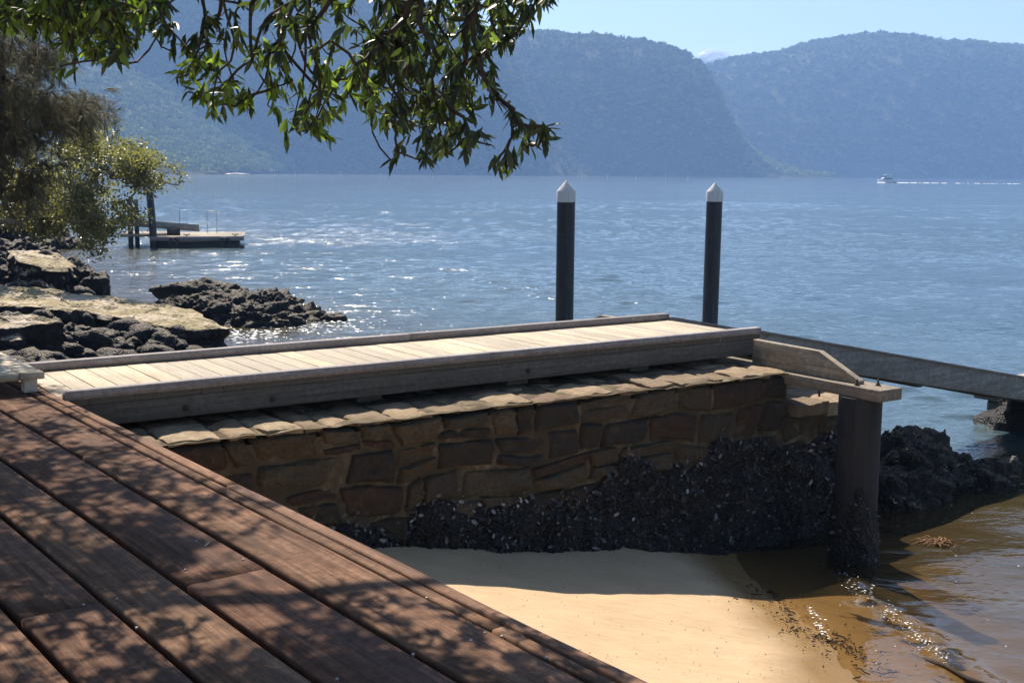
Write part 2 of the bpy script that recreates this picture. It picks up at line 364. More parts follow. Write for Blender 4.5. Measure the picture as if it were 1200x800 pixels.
# ------------------------------------------------------------------ water
def water_mat():
    t = NT('bay_water'); g = t.n('NewGeometry'); v = g.outputs['Position']; depth = t.attr('depth'); rough = t.attr('ripple')
    def nz(scale, s, det, ro=.6, di=0.):
        mp = t.n('Mapping'); mp.inputs['Scale'].default_value = s; mp.inputs['Rotation'].default_value = (0, 0, R(12)); t.l(v, mp.inputs['Vector'])
        return t.noise(mp.outputs[0], scale, det, ro, di)
    a = nz(1.3, (1, 1.7, 1), 4, .6, .4); b = nz(4.2, (1, 1.6, 1), 3, .6, .3); c = nz(.10, (1, 2.6, 1), 3)
    h = t.math('ADD', t.math('MULTIPLY', a, 1.), t.math('MULTIPLY', b, .42))
    nb = t.n('Bump'); nb.inputs['Strength'].default_value = 1.
    t.l(t.math('MULTIPLY', rough, t.math('MULTIPLY_ADD', c, .55, .06)), nb.inputs['Distance']); t.l(h, nb.inputs['Height'])
    nrm = nb.outputs[0]
    fr = t.n('Fresnel'); fr.inputs['IOR'].default_value = 1.48; t.l(nrm, fr.inputs['Normal'])
    gl = t.n('BsdfGlossy'); gl.inputs['Roughness'].default_value = .09; gl.inputs['Color'].default_value = (1, 1, 1, 1); t.l(nrm, gl.inputs['Normal'])
    tr = t.n('BsdfTransparent'); t.l(t.ramp(t.math('MULTIPLY', depth, .5), [(0., (.97, .93, .85)), (.5, (.55, .47, .27)), (1., (.2, .2, .1))]), tr.inputs['Color'])
    df = t.n('BsdfDiffuse'); t.l(t.ramp(t.math('MULTIPLY', depth, .25), [(0., (.12, .08, .032)), (.12, (.075, .06, .026)), (.4, (.05, .08, .085)), (1., (.048, .092, .135))]), df.inputs['Color'])
    op = t.math('SUBTRACT', 1., t.math('POWER', 2.718, t.math('MULTIPLY', depth, -2.2)))
    m1 = t.n('MixShader'); t.l(t.math('MULTIPLY', op, 1., clamp=True), m1.inputs[0]); t.l(tr.outputs[0], m1.inputs[1]); t.l(df.outputs[0], m1.inputs[2])
    m2 = t.n('MixShader'); t.l(fr.outputs[0], m2.inputs[0]); t.l(m1.outputs[0], m2.inputs[1]); t.l(gl.outputs[0], m2.inputs[2])
    return t.done(m2.outputs[0])
M['water'] = water_mat()
xs = np.concatenate([-np.geomspace(2600, 40, 40), gradgrid([(-39.6, -12, .26), (-12, 1, .13), (1, 7, .04), (7, 14, .12), (14, 45, .27)]), np.geomspace(45.5, 2600, 40)])
ys = np.concatenate([[-300, -50, -5], gradgrid([(0, 5, .3), (5, 13, .04), (13, 30, .09), (30, 62, .17), (62, 140, .36)]), np.geomspace(141, 4000, 60)])
X, Y = np.meshgrid(xs, ys, indexing='ij'); D = -land(X, Y)
# slow ripples bending round the beach, one small wave curling in along it
w1 = .010 * np.sin(X * 2.1 + Y * 3.3 + 1.6 * fbm(X * .5, Y * .5, 0, 3, 3)) + .008 * fbm(X * 1.6, Y * 3.0, 0, 3, 4)
ax, ay = at(975, 662, 0)[:2]; bx, by = at(1125, 790, 0)[:2]
tt = ((X - ax) * (bx - ax) + (Y - ay) * (by - ay)) / ((bx - ax) ** 2 + (by - ay) ** 2)
dd = ((X - ax) * (by - ay) - (Y - ay) * (bx - ax)) / math.hypot(bx - ax, by - ay) + .13 * fbm(tt * 3, 0 * tt, 0, 3, 8) + .03 * fbm(X * 5, Y * 5, 0, 2, 18)
ridge = .036 * np.exp(-(dd / .13) ** 2) * np.clip((tt + .1) * 4, 0, 1) * np.clip((1.5 - tt) * 3, 0, 1) * (1 + .8 * fbm(X * 9, Y * 9, 0, 2, 1))
nearw = np.clip((16 - Y) / 4, 0, 1) * (X > .5)
Z = nearw * (w1 * np.clip(D * 3 + .3, .15, 1) + ridge + .003 * fbm(X * 12, Y * 16, 0, 2, 6) * np.exp(-(dd / .5) ** 2))
wx = X + .35 * fbm(X * .35, Y * .35, 0, 3, 50); wy = Y + .35 * fbm(X * .35 + 9, Y * .35, 0, 3, 51); W_ = np.zeros_like(X)
r9 = np.random.default_rng(5); dist = np.hypot(X, Y)
for k in range(44):
    lam = .30 * (1.5 / .30) ** r9.random(); th = R(-90 + 8) + r9.normal() * .42; amp = .0036 * lam ** .95
    vis = np.clip((lam - dist * .006) / .12, 0, 1)
    W_ = W_ + vis * amp * np.sin(2 * math.pi / lam * (wx * math.cos(th) + wy * math.sin(th)) + r9.random() * 6.3)
gust = 1 + .45 * fbm(X * .07, Y * .13, 0, 3, 60)
Z = Z + W_ * gust * np.interp(dist, [0, 10, 13, 18, 140, 150], [0, .12, .5, 1, 1, 0]) * np.clip(D * 1.2, .1, 1)
rip = np.interp(dist, [0, 9, 14, 25, 60, 120, 160, 220, 500, 3000], [.03, .045, .13, .25, .28, .22, .18, .16, .15, .15])
rip = rip * (1 + .25 * fbm(X * .03, Y * .05, 0, 3, 2))
w = npmesh('water', np.stack([X, Y, Z], -1), gridfaces(len(xs), len(ys)), M['water'], smooth=True, attrs={'depth': np.clip(D, 0, 6).reshape(-1), 'ripple': rip.reshape(-1)})
tag(w, kind='structure')

# ------------------------------------------------------------------ the dark deck in front
DX = np.array([-.6115, .791]); DN = np.array([.791, .6115])
rz = math.atan2(DX[1], DX[0])               # local x runs along the boards, local y = -DN
def root_frame(name, org, ang): return empty(name, org, ang)
deck = empty('timber_deck', (0, 0, 0), rz)
tag(deck, 'dark brown dappled hardwood deck of wide boards in the foreground above the sand', 'deck')
def plankpiece(mb, x0, x1, y0, y1, z0, z1, pid=None, wob=.003):
    # a sawn board with a slightly wandering edge
    n = max(2, int((x1 - x0) / .12)); xs_ = np.linspace(x0, x1, n + 1); o1 = random.random() * 50; V = []
    e0 = wob * fbm(xs_ * 1.5 + o1, 0 * xs_, 0, 3, 3); e1 = wob * fbm(xs_ * 1.5 + o1, 0 * xs_ + 9, 0, 3, 5); ez = wob * .7 * fbm(xs_ * 1.2 + o1, 0 * xs_ + 20, 0, 3, 6)
    c = .006
    for i, x in enumerate(xs_):
        a, b = y0 + e0[i], y1 + e1[i]; t_ = z1 + ez[i]
        V += [(x, a, z0), (x, b, z0), (x, b, t_ - c), (x, b - c, t_), (x, a + c, t_), (x, a, t_ - c)]
    Fc = [(5, 4, 3, 2, 1, 0)]
    for k in range(n):
        A = 6 * k; B = A + 6
        Fc += [(A + j, A + (j + 1) % 6, B + (j + 1) % 6, B + j) for j in range(6)]
    A = 6 * n; Fc.append(tuple(A + j for j in range(6)))
    mb.add(V, Fc, pid)
b = MB(); DZ = 1.7
rows = [(2.105, 1.845, [5.84]), (1.818, 1.525, [3.78, 8.3]), (1.498, 1.262, [6.9]), (1.235, .985, [3.79, 7.4]), (.958, .70, [5.3]), (.674, .42, [4.1]), (.394, .14, [6.2]), (.114, -.14, [3.3]), (-.166, -.42, [])]
for hi, lo, js in rows:
    cuts = [-1.0] + js + [10.2]
    for a, c in zip(cuts[:-1], cuts[1:]):
        plankpiece(b, a + .003, c - .003, -hi, -lo, DZ - .048, DZ + random.uniform(-.003, .003))
b.build('decking', M['deckwood'], deck)
b = MB()
for a, c in ((-1, 2.83), (2.836, 10.2)): plankpiece(b, a, c, -2.172, -2.12, DZ - .048, DZ - .001)
b.build('trim_board', M['deckwood'], deck)
b = MB()
for a, c in ((-1, 4.9), (4.905, 10.2)): plankpiece(b, a, c, -2.238, -2.18, DZ - .13, DZ + .001)
b.build('edge_board', M['edgewood'], deck)
for yy in (2.13, 1.1, .1):
    b = MB(); b.box(-1, 10.2, -yy, -yy + .07, DZ - .25, DZ - .052 if yy < 2 else DZ - .135); b.build('bearer', M['deckwood'], deck)
for xx in np.arange(-.6, 10.2, .9):
    b = MB(); b.box(xx, xx + .07, -2.05, .4, DZ - .2, DZ - .0495); b.build('joist', M['deckwood'], deck)
for xx in (.3, 2.9, 5.4, 8.1):
    b = MB(); b.box(xx, xx + .12, -2.0, -1.88, .3, DZ - .25); b.build('post', M['deckwood'], deck)
for (px, py) in [(500, 700), (552, 750), (588, 745), (568, 741), (484, 766), (98, 708), (137, 701), (395, 795), (230, 634), (72, 520), (217, 667), (285, 655), (640, 770), (160, 735)]:
    p = at(px, py, DZ); lx, ly = p[:2] @ DX, -(p[:2] @ DN)
    b = MB(); b.tube([(lx, ly, DZ - .004), (lx, ly, DZ + .0025)], .0048, 10); b.build('screw', M['screw'], deck)

# low bench at the far left corner of the deck
bench = empty('low_bench', (0, 0, 0), rz)
tag(bench, 'low pale timber bench with plank top at left end of the dark deck', 'bench')
c0 = at(52, 435, 1.835); bx0, by0 = c0[:2] @ DX, c0[:2] @ DN
b = MB()
plankpiece(b, bx0, bx0 + 2.6, -by0, -by0 + .145, 1.79, 1.835, .6, .002); plankpiece(b, bx0 + .01, bx0 + 2.6, -by0 + .15, -by0 + .30, 1.79, 1.835, .75, .002)
b.build('seat', M['pale'], bench)
for xx in (bx0 + .05, bx0 + 1.6):
    b = MB(); b.box(xx, xx + .08, -by0 + .03, -by0 + .11, DZ, 1.79); b.build('leg', M['cream'], bench, bevel=.004)

# ------------------------------------------------------------------ the jetty
ja = math.atan2(US[1], US[0])
jet = empty('timber_jetty', (O2[0], O2[1], 0), ja)
tag(jet, 'weathered grey timber jetty with pale planks and raised kerbs above the stone wall', 'jetty')
JL = 5.98; JWD = 1.27
b = MB(); x = .0; k = 0
while x < JL - .02:
    w_ = min(.142, JL - x)
    yy0 = 0.004 + random.uniform(-.004, .004)
    b.box(x + .0015, x + w_ - .0015, yy0, JWD - yy0, 1.652, 1.69 + random.uniform(-.0015, .0015)); x += .145
bb = b.build('decking', None, jet, bevel=.003)
# plank grain runs across the jetty: a material with swapped axes
def pale_cross():
    t = NT('pale_jetty_planks'); pid = t.attr('pid')
    off = t.n('CombineXYZ'); t.l(t.math('MULTIPLY', pid, 37.), off.inputs[0]); t.l(t.math('MULTIPLY', pid, 91.), off.inputs[1])
    v = t.coord('Object', (42, 1.8, 30), off.outputs[0]); g = t.noise(v, 1., 6, .62, .5); big = t.noise(t.coord('Object', (1.3, 1.3, 1)), 1.6, 5, .6)
    f = t.noise(t.coord('Object', (200, 9, 30), off.outputs[0]), 1., 3)
    c = t.ramp(g, [(.28, (.33, .27, .20)), (.5, (.47, .40, .30)), (.75, (.58, .51, .40))])
    hs = t.n('HueSaturation'); t.l(c, hs.inputs['Color']); t.l(t.math('MULTIPLY_ADD', pid, .42, .78), hs.inputs['Value']); t.l(t.math('MULTIPLY_ADD', pid, .4, .75), hs.inputs['Saturation'])
    c = t.mix(t.ramp(big, [(.35, .45), (.6, 0.)]), hs.outputs[0], (.33, .27, .20))
    c = t.mix(t.ramp(f, [(.32, .5), (.48, 0.)]), c, (.16, .125, .09))
    sn = t.n('SeparateXYZ'); t.l(t.n('TexCoord').outputs['Normal'], sn.inputs[0]); c = t.mix(t.math('GREATER_THAN', t.math('ABSOLUTE', sn.outputs[1]), .6), c, t.mix(g, (.07, .06, .05), (.17, .145, .12)))
    return t.done(t.pr(c, .82, t.bump(t.math('ADD', g, f), .5, .003), .25))
bb.data.materials.clear(); bb.data.materials.append(pale_cross())
for y0, y1 in ((-.012, .062), (JWD - .062, JWD + .012)):
    b = MB(); plankpiece(b, 0, 3.1, y0, y1, 1.6935, 1.752, None, .0015); plankpiece(b, 3.104, JL + .01, y0, y1, 1.6935, 1.752, None, .0015)
    b.build('kerb', M['kerb'], jet)
for y0 in (.0, JWD - .05, .61):
    b = MB(); b.box(0, JL, y0, y0 + .05, 1.515 if y0 != .61 else 1.53, 1.65, segs=8); b.build('side_beam', M['beam'], jet, bevel=.004)
for xx in (.75, 1.35, 1.36 + 2.1):
    for zz in ((1.58,) if xx > 3 else (1.57,)):
        b = MB(); b.tube([(xx, -.001, zz), (xx, -.009, zz)], .022, 12); b.tube([(xx, -.009, zz), (xx, -.02, zz)], .011, 6); b.build('bolt', M['rust'], jet, bevel=.001)
for xx in (2.05, 3.35, 4.6):
    b = MB(); b.box(xx, xx + .2, .12, 1.2, 1.455, 1.514); b.build('packer', M['beam'], jet, bevel=.006)
# end bearer reaching out past both sides, with a shaped upstand plank and a round column each side
b = MB(); b.box(JL - .24, JL + .03, -1.53, JWD + 1.5, 1.345, 1.44); hb = b.build('cross_bearer', M['head'], jet, bevel=.006)
def headwood():
    m = wood('bearer_across', (.17, .135, .10), (.32, .265, .205), (.50, .42, .33), rough=.82, stain=(.2, .16, .12), bump=.7)
    for nd in m.node_tree.nodes:
        if nd.type == 'MAPPING':
            s_ = nd.inputs['Scale'].default_value; nd.inputs['Scale'].default_value = (s_[1], s_[0], s_[2])
    return m
HW = headwood(); hb.data.materials.clear(); hb.data.materials.append(HW)
def cross_plank(name, pts, x0, x1):
    n = len(pts); V = [(x0, p[0], p[1]) for p in pts] + [(x1, p[0], p[1]) for p in pts]
    Fc = [tuple(range(n)), tuple(range(2 * n - 1, n - 1, -1))] + [(i, n + i, n + (i + 1) % n, (i + 1) % n) for i in range(n)]
    b = MB().add(V, Fc); return b.build(name, HW, jet, bevel=.004)
cross_plank('upstand_plank', [(-.07, 1.442), (-1.25, 1.442), (-1.25, 1.468), (-.82, 1.655), (-.07, 1.665)], JL - .15, JL - .085)
cross_plank('upstand_plank', [(JWD + .07, 1.442), (JWD + 1.25, 1.442), (JWD + 1.25, 1.468), (JWD + .82, 1.655), (JWD + .07, 1.665)], JL - .15, JL - .085)
for yy, xx in ((-1.36, JL - .055), (-1.27, JL - .20)):
    b = MB(); b.tube([(xx, yy, 1.44), (xx, yy, 1.446)], .024, 12); b.tube([(xx, yy, 1.446), (xx, yy, 1.462)], .015, 6); b.tube([(xx, yy, 1.462), (xx, yy, 1.492)], .008, 8); b.build('bolt', M['rust'], jet)
b = MB(); b.tube([(JL - .12, -.82, 1.27), (JL - .12, -.82, 1.35)], .009, 8); b.build('bolt', M['rust'], jet)
for yy in (-1.24, JWD + 1.24):
    b = MB(); zz = np.linspace(-1.2, 1.343, 14); b.tube([(JL - .11, yy, z) for z in zz], .172, 40); o = b.build('column', M['column'], jet, smooth=True)
    m = o.modifiers.new('edge', 'EDGE_SPLIT'); m.split_angle = R(50)

def growth():
    for yy in (-1.24, JWD + 1.24):
        a_ = np.linspace(0, 2 * math.pi, 90, endpoint=False); q_ = np.linspace(0, 1, 46); A_, Q_ = np.meshgrid(a_, q_, indexing='ij'); px_, py_ = np.cos(A_), np.sin(A_)
        tp = .52 + .16 * fbm(px_ * 1.5, py_ * 1.5, 0, 3, 8); z = -.6 + (tp + .6) * Q_
        rr = .170 + np.clip((1 - Q_) * 6, 0, 1) * (.018 + .022 * np.clip(.4 - z, 0, 1)) + (.016 * fbm(px_ * 3, py_ * 3, z * 9, 4, 31)) * np.clip((1 - Q_) * 8, 0, 1)
        V = np.stack([JL - .11 + px_ * rr, yy + py_ * rr, z], -1); i = np.arange(90)[:, None] * 46 + np.arange(45)[None]; j = ((np.arange(90) + 1) % 90)[:, None] * 46 + np.arange(45)[None]
        npmesh('oyster_growth', V, np.stack([i, j, j + 1, i + 1], -1).reshape(-1, 4), M['crust'], jet, smooth=True)
        k = 420; ii, jj = rng.integers(0, 90, k), rng.integers(8, 44, k); P = V[ii, jj]; N = P - np.array([JL - .11, yy, 0]); N[:, 2] = .04
        shell_mesh('oyster_shells', P, N, jet)['kind'] = 'stuff'
# ------------------------------------------------------------------ gangway going down to the pontoon
gang = empty('gangway', (*(O2 + US * (JL + .03)), 0), ja)
tag(gang, 'grey sloping gangway leading down from the jetty end to the floating pontoon', 'gangway')
GS = -.19; GLn = 6.5
def gz(x, z): return z + GS * x
for y0 in (.02, 1.17):
    b = MB(); V = [(0, y0, 1.455), (GLn, y0, gz(GLn, 1.455)), (GLn, y0, gz(GLn, 1.70)), (0, y0, 1.70)]; V += [(p[0], y0 + .07, p[2]) for p in V]
    b.add(V, [(0, 1, 2, 3), (7, 6, 5, 4), (0, 4, 5, 1), (1, 5, 6, 2), (2, 6, 7, 3), (3, 7, 4, 0)]); b.build('side_rail', M['gang'], gang, bevel=.005)
    b = MB(); V = [(0, y0 - .02, 1.702), (GLn, y0 - .02, gz(GLn, 1.702)), (GLn, y0 - .02, gz(GLn, 1.722)), (0, y0 - .02, 1.722)]; V += [(p[0], y0 + .09, p[2]) for p in V]
    b.add(V, [(0, 1, 2, 3), (7, 6, 5, 4), (0, 4, 5, 1), (1, 5, 6, 2), (2, 6, 7, 3), (3, 7, 4, 0)]); b.build('rail_cap', M['kerb'], gang)
b = MB(); x = .02
while x < GLn - .12:
    z = gz(x, 1.60); V = [(x, .092, z - .03), (x + .13, .092, z - .03 + GS * .13), (x + .13, 1.168, z - .03 + GS * .13), (x, 1.168, z - .03)]
    b.add(V + [(p[0], p[1], p[2] + .028) for p in V], [(3, 2, 1, 0), (4, 5, 6, 7), (0, 1, 5, 4), (1, 2, 6, 5), (2, 3, 7, 6), (3, 0, 4, 7)]); x += .137
b.build('decking', M['beam'], gang)
for xx in (.9, 2.3, 3.7, 5.1):
    b = MB(); b.box(xx, xx + .07, .03, 1.23, gz(xx, 1.42), gz(xx, 1.47)); b.build('cross_brace', M['beam'], gang)

# pontoon at the foot of the gangway
po = O2 + US * (JL + 6.05) + VS * (-1.2)
pont = empty('floating_pontoon', (po[0], po[1], 0), ja)
tag(pont, 'pale floating pontoon with metal cleat at the far right edge behind the gangway', 'pontoon')
b = MB()
for k in range(18): b.box(0.0, 3.0, k * .175 + .003, k * .175 + .172, .38, .42)
b.build('decking', M['pale'], pont, bevel=.003)
b = MB(); b.box(.02, 2.98, .02, 3.12, .2, .378); b.build('frame', M['beam'], pont)
for q in (.1, 1.15, 2.2):
    b = MB(); b.box(.1, 2.9, q, q + .8, -.25, .198); b.build('float', M['float'], pont, bevel=.05)
b = MB(); b.tube([(-.02 + .15, 2.78, .52), (.15 + .02, 2.86, .475), (.17, 2.92, .47), (.17, 3.0, .475), (.13, 3.08, .52)], [.012, .02, .024, .02, .012], 8)
b.tube([(.16, 2.88, .42), (.16, 2.88, .475)], .018, 8); b.tube([(.16, 2.97, .42), (.16, 2.97, .475)], .018, 8); b.build('cleat', M['steel'], pont, smooth=True)

# ------------------------------------------------------------------ mooring piles
def pile(px, pybase, ptip, Y, rad, lean, label):
    base = atY(px, 400, Y); tip = atY(px, ptip, Y)[2]
    p = empty('mooring_pile', (base[0], Y, 0)); p.rotation_euler = (0, lean, 0)
    tag(p, label, 'mooring pile', 'mooring piles beyond the jetty')
    zc = tip - rad * 1.15 - .17
    b = MB(); b.tube([(0, 0, z) for z in np.linspace(-1.5, zc, 6)], rad * .96, 36); o = b.build('shaft', M['sleeve'], p, smooth=True)
    o.modifiers.new('edge', 'EDGE_SPLIT').split_angle = R(50)
    b = MB(); b.tube([(0, 0, zc - .003), (0, 0, zc + .17), (0, 0, zc + .175), (0, 0, tip)], [rad, rad, rad * .99, .004], 36, caps=True)
    o = b.build('cap', M['capwhite'], p, smooth=True); o.modifiers.new('edge', 'EDGE_SPLIT').split_angle = R(30)
pile(661, 375, 211, 19.0, .15, 0, 'nearer of two black mooring piles with white pointed cap, left one behind the jetty')
pile(831, 375, 213.5, 21.6, .149, R(.35), 'right one of two black mooring piles with white pointed cap, beyond the jetty end')

# ------------------------------------------------------------------ stone wall
wall = empty('stone_wall', (O2[0], O2[1], 0), ja)
tag(wall, 'rough sandstone block retaining wall with dark oyster band below the jetty', 'wall')
def wfront(s): return -.41 - .022 * np.asarray(s) + .02 * fbm(np.asarray(s) * .6, 0 * np.asarray(s), 0, 2, 12)
SL0, SL1 = -1.2, 5.78
def wtop(s): return np.interp(s, [-2, 5.78, 5.781, 6.6], [1.422, 1.422, 1.10, 1.06])
def split(x0, x1, z0, z1, out, depth=0):
    w_, h_ = x1 - x0, z1 - z0
    if (w_ < .62 and h_ < .34 and (depth > 3 or random.random() < .55)) or (w_ < .28 and h_ < .2): out.append((x0, x1, z0, z1)); return
    if h_ > .4 or (h_ > .2 and w_ / h_ < 1.25 and h_ > .24):
        c = z0 + h_ * random.uniform(.38, .62); split(x0, x1, z0, c, out, depth + 1); split(x0, x1, c, z1, out, depth + 1)
    elif w_ > .3:
        c = x0 + w_ * random.uniform(.35, .65); split(x0, c, z0, z1, out, depth + 1); split(c, x1, z0, z1, out, depth + 1)
    else: out.append((x0, x1, z0, z1))
cells = []; x = SL0
rowz = [(1.422, 1.22), (1.22, .97), (.97, .74), (.74, .47), (.47, .2), (.2, -.35)]
for (zt, zb_) in rowz:
    x = SL0
    while x < SL1 - .05:
        w_ = random.uniform(.24, .66) if zt < 1.3 else random.uniform(.24, .6)
        x2 = min(x + w_, SL1);
        if SL1 - x2 < .18: x2 = SL1
        if random.random() < .22 and zt - zb_ > .2 : 
            c = (zt + zb_) / 2 + random.uniform(-.04, .04); cells += [(x, x2, zb_, c), (x, x2, c, zt)]
        elif random.random() < .2 and x2 - x > .5:
            c = x + (x2 - x) * random.uniform(.2, .35); cells += [(x, c, zb_, zt), (c, x2, zb_, zt)]
        else: cells.append((x, x2, zb_, zt))
        x = x2
for (a, c, z0, z1) in [(5.78, 6.18, .82, 1.10), (6.18, 6.56, .78, 1.06), (5.78, 6.05, .5, .82), (6.05, 6.6, .48, .78), (5.78, 6.4, .1, .5), (6.4, 6.75, .1, .48), (5.78, 6.75, -.35, .1)]: cells.append((a, c, z0, z1))
def warp(s, z):
    return s + 0.07 * fbm(s * 2.0, z * 2.0, 0, 2, 21), z + .065 * fbm(s * 1.6, z * 2.2, 0, 2, 31) * np.clip((1.30 - z) * 6, 0, 1)
b = MB(); NX, NZ = 20, 14
for (x0, x1, z0, z1) in cells:
    gp = random.uniform(.004, .013); u = np.linspace(-1, 1, NX); q = np.linspace(-1, 1, NZ); Uq, Q = np.meshgrid(u, q, indexing='ij')
    sq = np.sqrt(1 - .5 * Q ** 2 * .26), np.sqrt(1 - .5 * Uq ** 2 * .26)
    rr = random.uniform(.0, .06)
    cx, cz, hx, hz = (x0 + x1) / 2, (z0 + z1) / 2, (x1 - x0) / 2 - gp, (z1 - z0) / 2 - gp
    S = cx + Uq * hx * (1 - rr * Q ** 4) + random.uniform(-.02, .02) * Q; Zz = cz + Q * hz * (1 - rr * Uq ** 4) + random.uniform(-.018, .018) * Uq
    S2, Z2 = warp(S, Zz)
    edge = np.clip(1 - np.maximum(np.abs(Uq) ** 14, np.abs(Q) ** 10), 0, 1)
    seed = random.randint(0, 900); pro = random.uniform(.010, .036)
    out = pro * edge + .018 * np.round(2.2 * fbm(S2 * 5, Z2 * 8, 0, 2, seed + 3)) / 2.2 + .014 * fbm(S2 * 13, Z2 * 18, 0, 5, seed) * (.3 + edge) - .03 * (1 - edge) + random.uniform(-.03, .03) * Uq * .4 + random.uniform(-.02, .02) * Q * .5
    V = np.stack([S2, wfront(S2) - out, Z2], -1).reshape(-1, 3)
    Fc = [tuple(int(i) for i in r) for r in gridfaces(NX, NZ)]
    ring = [i * NZ for i in range(NX)] + [(NX - 1) * NZ + j for j in range(1, NZ)] + [i * NZ + NZ - 1 for i in range(NX - 2, -1, -1)] + [j for j in range(NZ - 2, 0, -1)]
    Vb = V[ring] + np.array([0, .10, 0]); n0 = len(V); L_ = len(ring)
    Fc += [(ring[i], n0 + i, n0 + (i + 1) % L_, ring[(i + 1) % L_]) for i in range(L_)]
    b.add(np.concatenate([V, Vb]), Fc)
st = b.build('stone_blocks', M['stone'], wall, smooth=True); st.modifiers.new('edge', 'EDGE_SPLIT').split_angle = R(55)
# mortar face and core
s_ = np.arange(SL0, 6.75, .025); z_ = np.arange(-.4, 1.40, .025); S, Zz = np.meshgrid(s_, z_, indexing='ij'); Zz = np.minimum(Zz, wtop(S) - .01 + 0 * S)
V = np.stack([S, wfront(S) + .012 - .014 * fbm(S * 9, Zz * 9, 0, 3, 44), Zz], -1)
npmesh('mortar', V, gridfaces(len(s_), len(z_)), M['mortar'], wall, smooth=True)
b = MB(); b.box(SL0, SL1 - .03, -.36, 1.35, -.5, 1.36, segs=10); b.box(SL1 - .028, 6.6, -.35, .9, -.5, 1.04); b.build('core', M['mortar'], wall)
# coping: flat irregular top stones
b = MB()
def slab(b, s0, s1, y0, y1, z0, z1, n=18, m=12, seed=0):
    u = np.linspace(0, 1, n); q = np.linspace(0, 1, m); Uq, Q = np.meshgrid(u, q, indexing='ij')
    sh = [random.uniform(-.018, .018) for _ in range(4)]
    S = s0 + (s1 - s0) * Uq + (sh[0] * (1 - Uq) + sh[1] * Uq) * (Q - .5) * 3; Yy = y0 + (y1 - y0) * Q
    edge = np.clip(1 - np.maximum(np.abs(2 * Uq - 1) ** 9, np.abs(2 * Q - 1) ** 10), 0, 1)
    Yy = Yy + (.020 * fbm(S * 12, Yy * 3, 0, 4, seed) - .012 * (np.abs(2 * Uq - 1) ** 6)) * (1 - Q)
    T = z1 - .014 * (1 - edge) + .011 * fbm(S * 9, Yy * 9, 0, 4, seed) + sh[2] * .4 * (Uq - .5)
    V = np.stack([S, Yy, T], -1).reshape(-1, 3); Fc = [tuple(int(i) for i in r) for r in gridfaces(n, m)]
    ring = [i * m for i in range(n)] + [(n - 1) * m + j for j in range(1, m)] + [i * m + m - 1 for i in range(n - 2, -1, -1)] + [j for j in range(m - 2, 0, -1)]
    Vb = V[ring].copy(); Vb[:, 2] = z0; Vb[:, 1] += .006 * fbm(Vb[:, 0] * 20, Vb[:, 1] * 3, 0, 2, seed); n0 = len(V); L_ = len(ring)
    Fc += [(ring[i], n0 + i, n0 + (i + 1) % L_, ring[(i + 1) % L_]) for i in range(L_)]
    b.add(np.concatenate([V, Vb]), Fc)
x = SL0
while x < SL1 - .02:
    w_ = random.uniform(.16, .46); x2 = min(x + w_, SL1 + .03)
    if SL1 - x2 < .15: x2 = SL1 + .03
    f_ = float(wfront((x + x2) / 2)); dp = random.uniform(.30, .5); zt = 1.452 + random.uniform(-.012, .012)
    slab(b, x + .012, x2 - .012, f_ - random.uniform(-.014, .006), f_ + dp, random.uniform(1.408, 1.43), zt, seed=random.randint(0, 500))
    slab(b, x + .03, x2 - .012, f_ + dp + .025, f_ + dp + random.uniform(.4, .6), 1.362, zt - random.uniform(0, .02), seed=random.randint(0, 500))
    slab(b, x + .01, x2 - .02, f_ + dp + .65, f_ + dp + 1.3, 1.362, zt - random.uniform(0, .03), seed=random.randint(0, 500)); x = x2
slab(b, 5.83, 6.2, -.62, .3, 1.06, 1.175); slab(b, 6.215, 6.6, -.62, .2, 1.03, 1.16)
cp = b.build('coping_stones', M['coping'], wall, smooth=True); cp.modifiers.new('edge', 'EDGE_SPLIT').split_angle = R(42)
s_ = np.arange(SL0, SL1, .03); y_ = np.arange(-.5, 1.2, .03); S, Yy = np.meshgrid(s_, y_, indexing='ij')
npmesh('bedding', np.stack([S, Yy + wfront(S) + .46, 1.440 + .012 * fbm(S * 7, Yy * 7, 0, 3, 71)], -1), gridfaces(len(s_), len(y_)), M['mortar'], wall, smooth=True)
# oyster band
def otop(s): return np.interp(s, [-1.2, .4, 1.0, 1.7, 2.4, 3.2, 4.0, 4.7, 5.4, 6.0, 6.9], [.45, .60, .70, .82, .86, .84, .92, .98, .98, .98, .95]) + .13 * fbm(np.asarray(s) * 3, 0 * np.asarray(s), 0, 4, 66) * .7 - .11
s_ = np.arange(SL0, 6.95, .02); q_ = np.linspace(0, 1, 56); S, Q = np.meshgrid(s_, q_, indexing='ij'); T = otop(S); Zz = -.4 + (T + .4) * Q
thick = (.045 + .06 * np.clip((.6 - Zz) / .8, 0, 1)) * np.clip((1 - Q) * 9, -.3, 1) + .034 * fbm(S * 6, Zz * 7, 0, 5, 91) + .03 * np.abs(fbm(S * 23, Zz * 23, 0, 2, 92))
endc = np.clip((6.9 - S) / .25, 0, 1) ** .5
Vc = np.stack([S, wfront(S) - thick * 1.15 + (1 - endc) * .5 - .01, Zz], -1)
npmesh('oyster_crust', Vc, gridfaces(len(s_), len(q_)), M['crust'], wall, smooth=True)
